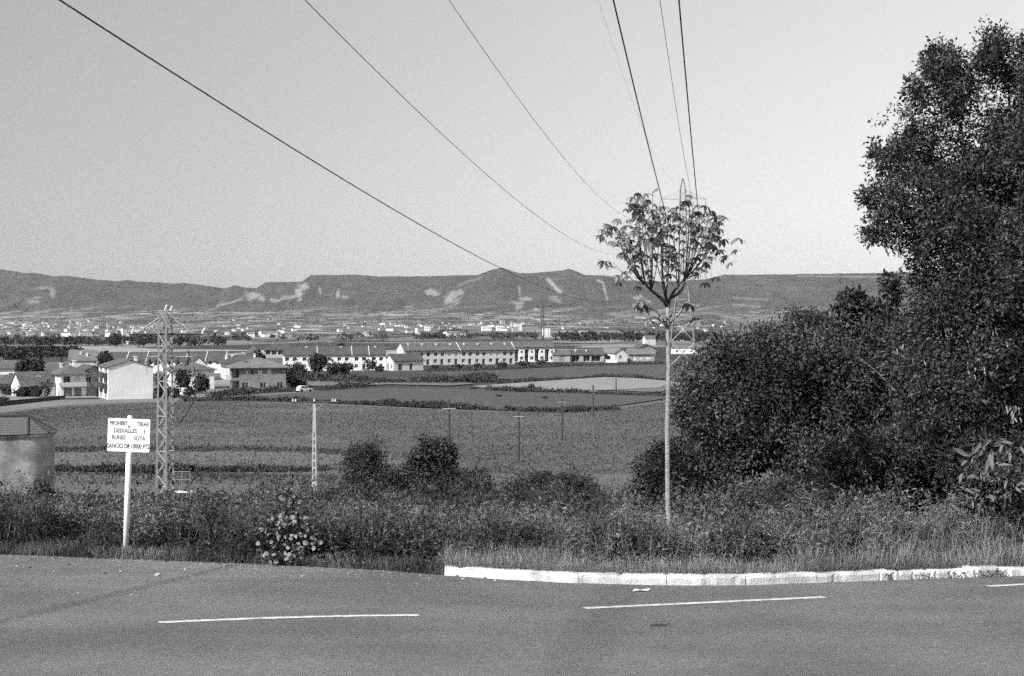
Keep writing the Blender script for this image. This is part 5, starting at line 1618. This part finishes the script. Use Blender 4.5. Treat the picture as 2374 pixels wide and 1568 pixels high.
plant('shrub', 'dark low bush at the foot of the young tree', 'shrub', None,
      [(1440, 1190), (1466, 1115), (1478, 1070), (1510, 1045), (1530, 995), (1560, 1000), (1600, 1040), (1650, 1080), (1690, 1130), (1720, 1230), (1560, 1250)], 25.5, 1.1, 700, 52, .24, .045, .085, .55, M_leaf_mid, trunk=1560, limbs=8)
plant('shrub', 'tangled leafy undergrowth below the tall oak', 'shrub', None,
      [(1900, 1040), (2000, 980), (2120, 960), (2260, 990), (2420, 1000), (2420, 1290), (2200, 1290), (1980, 1270), (1880, 1200)], 22.2, 1.2, 1300, 50, .24, .05, .12, .34, M_leaf_mid, trunk=2150, limbs=12)
plant('shrub', 'tangled weedy bush between young tree and undergrowth', 'shrub', None,
      [(1640, 1130), (1760, 1110), (1900, 1110), (2000, 1180), (2000, 1285), (1780, 1285), (1640, 1260)], 21.6, 1.0, 760, 46, .24, .04, .10, .28, M_weed, trunk=1820, limbs=8)

# chestnut-like spray with long pale leaves
vb = np.array([(2330 - CX) / FX * 20.2, 20.2, 0]); vb[2] = float(H(vb[0], 20.2))
vt = tag(empty('chestnut_sapling', tuple(vb)), 'chestnut sapling with long pale toothed leaves before the undergrowth', 'sapling')
bpy.context.view_layer.update()
MB().tube([(0, 0, -.2), tuple(px(2325, 1200, 20.2) - vb), tuple(px(2345, 1060, 20.2) - vb), tuple(px(2400, 1000, 20.2) - vb)], [.02, .017, .013, .008], 6).build('stem', M_bark, vt, True)
LEAF_ME.pop('lance', None)
lance = leaf_mesh('lance', M_leaf_pale)
for x0, y0, x1, y1, n in ((2345, 1060, 2232, 1062, 16), (2350, 1040, 2262, 1020, 14), (2345, 1100, 2240, 1095, 16), (2330, 1140, 2260, 1150, 10), (2370, 1050, 2420, 1010, 10), (2340, 1120, 2390, 1130, 12)):
    a, b = px(x0, y0, 20.2) - vb, px(x1, y1, 19.9) - vb
    MB().tube([tuple(a), tuple((a + b) / 2 + [0, 0, .05]), tuple(b)], [.007, .005, .003], 5).build('branch', M_bark, vt, True)
    for k in range(n):
        t = (k + .5) / n; p = a + (b - a) * t
        sd = 1 if k % 2 else -1
        d = (b - a) / np.linalg.norm(b - a) * .8 + np.array([rng.normal() * .5, -.25 + rng.normal() * .4, sd * .6 - .2 + rng.normal() * .35])
        place_leaf(lance, vt, p + vb + rng.normal(size=3) * .05, d, (rng.normal() * .7, -1, .7 + rng.normal() * .5), rng.uniform(.13, .26))

# bushes on the slope
plant('shrub', 'spreading bush on the slope beside the concrete pole', 'shrub', None,
      [(790, 1140), (792, 1080), (806, 1050), (822, 1022), (848, 1030), (868, 1012), (890, 1040), (905, 1085), (950, 1115), (985, 1150), (1000, 1205), (740, 1205), (770, 1150)], 60, 1.3, 620, 40, .40, .07, .14, .6, M_leaf_bush, trunk=870, limbs=5)
plant('shrub', 'tall dark rounded bush on the slope', 'shrub', None,
      [(930, 1130), (938, 1085), (950, 1050), (968, 1020), (982, 996), (1000, 1004), (1014, 988), (1036, 1015), (1054, 1050), (1075, 1100), (1100, 1200), (910, 1200)], 60, 1.3, 700, 44, .34, .08, .17, .6, M_leaf_dark, trunk=1005, limbs=5)
plant('shrub', 'low dark bush right next to the tall rounded slope bush', 'shrub', None,
      [(1040, 1200), (1050, 1130), (1065, 1095), (1100, 1080), (1130, 1100), (1160, 1150), (1180, 1200)], 59, .8, 260, 40, .3, .09, .17, .6, M_leaf_dark, trunk=1095, limbs=5)
plant('hedge', 'long low dark hedge where the slope meets the crop field', 'hedge', None,
      [(1165, 1120), (1180, 1100), (1250, 1096), (1330, 1100), (1385, 1112), (1420, 1185), (1150, 1185)], 78, .9, 520, 34, .34, .09, .17, .6, M_leaf_bush, trunk=1270, limbs=5)
plant('shrub', 'small dark bush at the corner of the stucco building', 'shrub', None,
      [(68, 1150), (75, 1120), (100, 1112), (125, 1130), (142, 1158), (130, 1180), (80, 1180)], 100, 1.0, 150, 40, .36, .12, .25, .6, M_leaf_dark, trunk=105, limbs=5)

# round leaved shrub at the road edge
RD = 20.3
rb = np.array([(685 - CX) / FX * RD, RD, 0]); rb[2] = float(H(rb[0], RD))
rs = tag(empty('poplar_sucker', tuple(rb)), 'round leaved shrub with glinting leaves and a thin top shoot at the road edge', 'shrub')
bpy.context.view_layer.update()
MB().tube([(0, 0, -.1), tuple(px(680, 1220, RD) - rb), tuple(px(668, 1110, RD) - rb)], [.016, .012, .004], 6).build('stem', M_bark, rs, True)
mb = MB()
RPOLY = [(660, 1120), (672, 1112), (690, 1170), (720, 1205), (752, 1235), (765, 1285), (745, 1310), (640, 1305), (605, 1270), (600, 1205), (640, 1190), (655, 1160)]
rp = sample_poly(RPOLY, 295)
rleaf = leaf_mesh('round', M_leaf_round)
for k, (x, y) in enumerate(rp):
    p = px(x, y, RD) + [0, rng.uniform(-.42, .2), 0]
    if p[2] < float(H(p[0], p[1])) + .02: continue
    place_leaf(rleaf, rs, p, rand_dirs(1, -.2)[0], (-.2 + rng.normal() * .8, -.6 + rng.normal() * .7, .6 + rng.normal() * .4), rng.uniform(.04, .085))
    if k % 14 == 0:
        q0 = px(680 + rng.uniform(-4, 4), 1240, RD) - rb
        mb.tube([tuple(q0), tuple((q0 + p - rb) / 2 + [0, 0, .05]), tuple(p - rb)], [.007, .005, .003], 4)
mb.build('side_stem', M_bark, rs)
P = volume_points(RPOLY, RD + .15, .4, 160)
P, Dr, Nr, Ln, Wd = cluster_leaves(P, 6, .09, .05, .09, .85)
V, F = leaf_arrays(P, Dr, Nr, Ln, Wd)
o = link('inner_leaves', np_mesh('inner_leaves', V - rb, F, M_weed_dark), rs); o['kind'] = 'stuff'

# ------------------------------------------------------------------ weeds of the bank and grass of the verge
def on_bank(n, x0, x1, u0, u1, pw_=1.0):
    x = rng.uniform(x0, x1, n)
    u = u0 + (u1 - u0) * rng.uniform(0, 1, n) ** pw_
    y = edge(x) + u
    x = x * (1 + u / 24.0)
    y = edge(np.clip(x, -59, 59)) * 0 + y
    return x, y


# rough weed clumps: leafy sprays of uneven height
def weed_mass(name, label, n, per, x0, x1, u0, u1, h0, h1, l0, l1, wr, m, pw_=1.0, seed=3):
    x, y = on_bank(n, x0, x1, u0, u1, pw_)
    keep = y > edge(x) + u0
    x, y = x[keep], y[keep]; n = len(x)
    hh = (h0 + (h1 - h0) * rng.uniform(0, 1, n) ** 2.0) * np.clip(.72 + 1.1 * snoise(x, y, .9, seed) + .6 * snoise(x, y, 2.6, seed + 40), .12, 2.3)
    b = np.c_[x, y, H(x, y)]
    r_ = rng.uniform(0, 1, (n, per))
    P = np.repeat(b, per, 0)
    off = rng.normal(size=(n * per, 3)) * [.13, .13, 0]
    off[:, 2] = (r_ ** .8 * hh[:, None]).ravel()
    sway = np.repeat(horiz(n), per, 0) * (off[:, 2] ** 2)[:, None] * .25
    P = P + off + sway
    L_n = rng.uniform(l0, l1, n * per)
    V, F = leaf_arrays(P, rand_dirs(n * per, .35), rand_dirs(n * per, .7), L_n, L_n * wr)
    o = link(name, np_mesh(name, V, F, m))
    return tag(o, label, 'weeds', kind='stuff')


weed_mass('weeds', 'rough dark weeds along the open road edge', 3600, 34, -11, -.9, .08, 5, .15, .72, .03, .085, .45, M_weed_dark, .8)
weed_mass('weeds', 'tangled weeds covering the middle of the bank', 5600, 28, -11, 4.5, 1.6, 16, .2, .85, .04, .11, .36, M_weed, .8, 4)
weed_mass('weeds', 'coarse growth on the lower bank', 5600, 20, -14, 6, 12, 75, .3, .9, .10, .24, .4, M_weed_dark, .9, 5)
weed_mass('weeds', 'taller scrubby growth low on the bank among the slope bushes', 1500, 44, -4.2, 2.2, 26, 46, .5, 1.7, .07, .15, .42, M_weed_dark, 1.0, 9)
weed_mass('weeds', 'leafy weeds behind the kerb verge', 4600, 34, -.8, 8.5, 1.3, 6, .2, .8, .035, .09, .34, M_weed, .8, 6)

# stalks and tall grasses rising out of the weeds
n = 20000
x, y = on_bank(n, -11, 8.5, .4, 22, .8)
kp_ = rng.uniform(0, 1, n) < np.clip(.45 + 1.1 * snoise(x, y, 1.3, 28), .05, 1)
x, y = x[kp_], y[kp_]; n = len(x)
P = np.c_[x, y, H(x, y) - .02]
Ln = (.2 + .7 * rng.uniform(0, 1, n) ** 1.8) * np.clip(.8 + .6 * snoise(x, y, .8, 8), .3, 1.5)
V, F = blade_arrays(P, horiz(n) * [1, 1, 0], Ln, rng.uniform(.004, .010, n), rng.uniform(.05, .9, n))
tag(link('tall_grass', np_mesh('tall_grass', V, F, M_weed)), 'tall thin grass stalks rising from the weedy bank', 'grass', kind='stuff')
# herbs: curved stems set with narrow leaves, nodding at the tip
def herbs(name, label, n, x0, x1, u0, u1, h0, h1, m, per=30, seed=60, clump=0):
    x, y = on_bank(n, x0, x1, u0, u1, 1.0)
    if clump:                                       # n clumps of many stems, tallest in the middle
        sz = np.repeat(rng.uniform(.5, 1.25, n), clump)
        ox, oy = rng.normal(size=n * clump) * .20 * sz, rng.normal(size=n * clump) * .20 * sz
        x, y = np.repeat(x, clump) + ox, np.repeat(y, clump) + oy
        k = y > edge(x) + .12
        hh = (h0 + (h1 - h0) * rng.uniform(0, 1, n * clump)) * sz * np.exp(-(ox ** 2 + oy ** 2) / (.35 * sz) ** 2)
        hh = np.maximum(hh, .15)[k]
    else:
        k = rng.uniform(0, 1, n) < np.clip(.5 + 1.2 * snoise(x, y, 1.1, seed), .03, 1)
        hh = rng.uniform(h0, h1, k.sum())
    x, y = x[k], y[k]; n = len(x)
    b = np.c_[x, y, H(x, y)]
    lean = unit(horiz(n) + [.35, -.1, 0]) * rng.uniform(.1, .5, (n, 1))
    t = rng.uniform(.12, 1, (n, per))
    z = hh[:, None] * (t - .22 * np.clip(t - .72, 0, 1) * 4 * t)
    P = np.repeat(b, per, 0) + np.repeat(lean * hh[:, None], per, 0) * (t.ravel() ** 2.2)[:, None]
    P[:, 2] += z.ravel()
    P += rng.normal(size=P.shape) * .018
    L_n = rng.uniform(.04, .11, n * per) * (1.25 - .7 * t.ravel())
    dirs = unit(rand_dirs(n * per, .25) + np.repeat(lean, per, 0) * 1.2)
    V, F = leaf_arrays(P, dirs, rand_dirs(n * per, .6), L_n, L_n * .26)
    Vb, Fb = blade_arrays(b, lean / np.maximum(np.linalg.norm(lean, axis=1, keepdims=True), 1e-6), hh * .95, np.full(n, .008), np.linalg.norm(lean, axis=1))
    V2 = np.concatenate([V, Vb]); F2 = np.concatenate([F, Fb + len(V)])
    return tag(link(name, np_mesh(name, V2, F2, m)), label, 'weeds', kind='stuff')


herbs('tall_herbs', 'tall nodding herbs between the kerb verge and the thicket', 900, .9, 8.2, 1.0, 4.5, .5, 1.15, M_weed, 46)
herbs('tall_herbs', 'pale flowering herbs scattered before the thicket', 240, 1.2, 8.0, .9, 3.6, .5, 1.15, M_hay, 40, 63)
herbs('tall_herbs', 'wispy herbs over the weedy bank', 1500, -11, 4, .5, 14, .4, .95, M_weed, 30, 61)
herbs('weed_clumps', 'bushy dark weed clumps standing above the roadside weeds', 60, -10, -.9, .5, 7, .5, 1.0, M_weed_dark, 34, 62, 44)
herbs('weed_clumps', 'bushy mid grey weed clumps over the middle bank', 70, -7, 4, 1.0, 10, .5, .95, M_weed, 32, 64, 40)
herbs('weed_clumps', 'bushy weed clumps round the foot of the young tree', 46, -.2, 8.2, .9, 3.6, .45, 1.0, M_weed, 34, 65, 44)
herbs('weed_clumps', 'pale straw coloured weed clumps before the thicket', 16, 1.2, 7.0, .8, 3.0, .5, .9, M_hay, 30, 67, 24)
# bleached tufts of grass among the weeds
n = 90000
x, y = on_bank(n, -8, 8, .6, 14, .9)
kp_ = rng.uniform(0, 1, n) < np.clip(-.05 + 1.5 * snoise(x, y, 1.0, 66), 0, 1) * np.where(x > -3.5, 1, .12)
x, y = x[kp_], y[kp_]; n = len(x)
P = np.c_[x, y, H(x, y) + rng.uniform(0, .25, n)]
V, F = blade_arrays(P, unit(horiz(n) + [.4, 0, 0]), rng.uniform(.2, .6, n), rng.uniform(.003, .008, n), rng.uniform(.2, 1.0, n))
tag(link('bleached_grass', np_mesh('bleached_grass', V, F, M_hay)), 'bleached grass tufts among the green weeds of the bank', 'grass', kind='stuff')
# dry verge grass behind the kerb
n = 46000
x, y = on_bank(n, KERB_X0 - .05, 8.6, .11, 1.9, 1.4)
keep = rng.uniform(0, 1, n) < np.clip(.65 + .6 * snoise(x, y, 1.6, 9), .1, 1)
x, y = x[keep], y[keep]; n = len(x)
P = np.c_[x, y, H(x, y) - .02]
Ln = (.06 + .30 * rng.uniform(0, 1, n) ** 1.6) * np.clip(.9 + .9 * snoise(x, y, 1.2, 10) + .5 * snoise(x, y, 4.0, 15), .25, 2.0)
V, F = blade_arrays(P, horiz(n), Ln, rng.uniform(.003, .008, n), rng.uniform(.1, 1.2, n))
tag(link('dry_grass', np_mesh('dry_grass', V, F, M_drygrass)), 'dry pale grass on the verge behind the whitewashed kerb', 'grass', kind='stuff')
n = 9000
x = rng.uniform(KERB_X0, 8.6, n); y = edge(x) + rng.uniform(.10, .30, n)
kp_ = rng.uniform(0, 1, n) < np.clip(.25 + 1.2 * snoise(x, x * 0, 2.2, 81), .02, 1)
x, y = x[kp_], y[kp_]; n = len(x)
P = np.c_[x, y, -RA - RB * y + .10]
V, F = blade_arrays(P, unit(horiz(n) * .8 + [0, -1, 0]), rng.uniform(.06, .22, n), rng.uniform(.003, .007, n), rng.uniform(.5, 1.5, n))
tag(link('overhanging_grass', np_mesh('overhanging_grass', V, F, M_drygrass)), 'dry grass leaning out over the whitewashed kerb', 'grass', kind='stuff')
# short fringe along the open asphalt edge
n = 9000
x = rng.uniform(-11, KERB_X0, n); y = edge(x) + rng.uniform(-.06, .5, n)
P = np.c_[x, y, np.maximum(H(x, y), -RA - RB * y - .02)]
V, F = blade_arrays(P, horiz(n), rng.uniform(.06, .26, n), rng.uniform(.005, .012, n), rng.uniform(.1, .9, n))
tag(link('edge_grass', np_mesh('edge_grass', V, F, M_weed)), 'short grass fringe along the open asphalt edge', 'grass', kind='stuff')
# weeds rooted in the kerb joints
for xp_, yp_, lab in ((1547, 1356, 'tiny weed sprouting from the kerb joint in front of the young tree'), (2060, 1346, 'tiny weed tuft in the broken kerb joint')):
    X, Y = road_pt(xp_, yp_)
    t = np.array([X, Y - .03, -RA - RB * Y])
    n = 26
    P = t + rng.normal(size=(n, 3)) * [.035, .012, .0] + np.c_[np.zeros((n, 2)), rng.uniform(0, .1, n)]
    L_n = rng.uniform(.025, .05, n)
    V, F = leaf_arrays(P, rand_dirs(n, .5), rand_dirs(n, .4), L_n, L_n * .4)
    o = link('kerb_weed', np_mesh('kerb_weed', V - t, F, M_weed_dark)); o.location = t
    tag(o, lab, 'weed')


n = 2600
xq = rng.uniform(0, 1, n) ** .8 * (8.5 - road_pt(1880, 1353)[0]) + road_pt(1880, 1353)[0]
kp_ = rng.uniform(0, 1, n) < np.clip(.1 + 1.3 * snoise(xq, xq * 0, 5.0, 71), 0, 1)
xq = xq[kp_]; n = len(xq)
yq = edge(xq) - rng.uniform(.02, .12, n)
P = np.c_[xq, yq, -RA - RB * yq + rng.uniform(0, .07, n)]
L_n = rng.uniform(.015, .05, n)
V, F = leaf_arrays(P, rand_dirs(n, .3), rand_dirs(n, .5), L_n, L_n * .5)
tag(link('gutter_litter', np_mesh('gutter_litter', V, F, M_weed)), 'dry leaves and weeds gathered against the broken kerb', 'litter', kind='stuff')

n = 900
xg_ = rng.uniform(-11, -1, n); yg_ = edge(xg_) - .05 - rng.exponential(.5, n)
s_g = rng.uniform(.004, .011, n)
P = np.c_[xg_, yg_, -RA - RB * yg_]
o4 = np.array([[-1, -.7, 0], [1, -.6, 0], [.1, 1, 0], [0, 0, 1.1]])
V = (P[:, None, :] + o4[None] * s_g[:, None, None]).reshape(-1, 3)
F = (np.arange(n)[:, None, None] * 4 + np.array([[0, 1, 3], [1, 2, 3], [2, 0, 3]])[None]).reshape(-1, 3)
M_grit = mat('road_grit', 0.24, 0.9, 0.3, 8.0, island=0.8)
tag(link('gravel', np_mesh('gravel', V, F, M_grit)), 'loose grit along the open edge of the asphalt', 'gravel', kind='stuff')

# ------------------------------------------------------------------ stones and litter
def stone(name, label, loc, s, m, group=None, seed=0, cat='stone', sq=.6):
    r_ = np.random.default_rng(seed)
    mb = MB(); V, F = [], []
    nu, nv_ = 9, 6
    for i in range(nv_ + 1):
        for j in range(nu):
            th, ph = math.pi * i / nv_, 2 * math.pi * j / nu
            k = 1 + r_.uniform(-.18, .18) * (0 < i < nv_)
            V.append((s * k * math.sin(th) * math.cos(ph), s * k * math.sin(th) * math.sin(ph) * .8, s * sq * k * math.cos(th)))
    for i in range(nv_):
        for j in range(nu):
            F.append((i * nu + j, (i + 1) * nu + j, (i + 1) * nu + (j + 1) % nu, i * nu + (j + 1) % nu))
    mb.add(V, F)
    o = mb.build(name, m); o.location = loc; o.rotation_euler = (0, 0, r_.uniform(0, 6))
    return tag(o, label, cat, group)


for k, (xp_, yp_, D, s) in enumerate(((966, 1190, 42, .26), (905, 1160, 58, .48))):
    p = px(xp_, yp_, D)
    p[2] = max(p[2], float(H(p[0], D)) + .15)
    stone('boulder', ('pale angular boulder half sunk in the weeds', 'long pale boulder behind the angular one on the slope')[k], tuple(p), s, M_rock, seed=50 + k, cat='boulder')
PB = [(70, 1317, .02), (125, 1326, .018), (280, 1326, .02), (366, 1336, .04), (244, 1331, .016), (305, 1381, .016), (181, 1377, .016), (700, 1337, .016), (860, 1330, .014), (1073, 1345, .022), (1148, 1348, .02), (808, 1332, .014), (475, 1349, .018), (40, 1313, .016), (430, 1322, .02), (520, 1312, .018), (160, 1310, .02)]
for k, (xp_, yp_, s) in enumerate(PB):
    X, Y = road_pt(xp_, yp_)
    stone('pebble', 'small loose pebble on the asphalt', (X, Y, -RA - RB * Y + s * .45), s, M_pebble if k % 4 else M_bolt, 'pebbles on the asphalt', k, 'pebble', .55)
X, Y = road_pt(1486, 1372); Z = -RA - RB * Y
mb = MB(); mb.add([(-.10, -.02, .01), (-.02, -.05, .03), (.08, -.01, .012), (.11, .03, .035), (.0, .05, .012), (-.07, .03, .03)], [(0, 1, 4, 5), (1, 2, 3, 4)])
o = mb.build('paper_scrap', M_white); o.location = (X, Y, Z); tag(o, 'crumpled pale paper scrap near the kerb', 'paper')
X, Y = road_pt(1530, 1453); Z = -RA - RB * Y
mb = MB(); mb.tube([(-.09, 0, .012), (-.02, .01, .02), (.05, 0, .014), (.10, .02, .03)], [.008, .012, .01, .004], 6); mb.tube([(.0, .01, .02), (.04, .05, .045)], [.006, .003], 5)
o = mb.build('twig', M_bolt); o.location = (X, Y, Z); tag(o, 'dark fallen twig lying on the open asphalt', 'twig')
p = ground(1513, 1300); mb = MB(); mb.tube([(-.2, 0, .05), (0, .02, .04), (.18, -.02, .01)], [.012, .014, .01], 6)
o = mb.build('stick', M_rock); o.location = (p[0] * .98, p[1] * .98, p[2] + .06); tag(o, 'pale dry stick lying in the verge grass', 'stick')

# little wire fence by the stucco building
fz = tag(empty('wire_fence', tuple(px(20, 1150, 95))), 'low wire fence with thin posts before the stucco building', 'fence')
for i in range(4):
    MB().bar((-1.2 + i * 1.3, 0, -2.0), (-1.2 + i * 1.3, 0, .35 - .12 * i), .03, n=5).build('post', M_wood, fz)
for k in range(3):
    MB().bar((-1.6, 0, .30 - .28 * k), (2.9, 0, -.08 - .28 * k), .008).build('strand', M_steel, fz)

# ------------------------------------------------------------------ haze: the air over the plain
M_haze = bpy.data.materials.new('haze_air')
M_haze.use_nodes = True
M_haze.node_tree.nodes.clear()
hv1 = M_haze.node_tree.nodes.new('ShaderNodeVolumePrincipled')
hv1.inputs['Color'].default_value = (.92, .92, .92, 1)
hv1.inputs['Density'].default_value = 1.6e-5
hv1.inputs['Anisotropy'].default_value = 0.0
ho = M_haze.node_tree.nodes.new('ShaderNodeOutputMaterial')
M_haze.node_tree.links.new(hv1.outputs[0], ho.inputs['Volume'])
hz = MB().box(-14000, 14000, -200, 13500, -110, 520).build('haze', M_haze)
tag(hz, 'thin pale summer haze over the plain and hills', 'haze', kind='stuff')
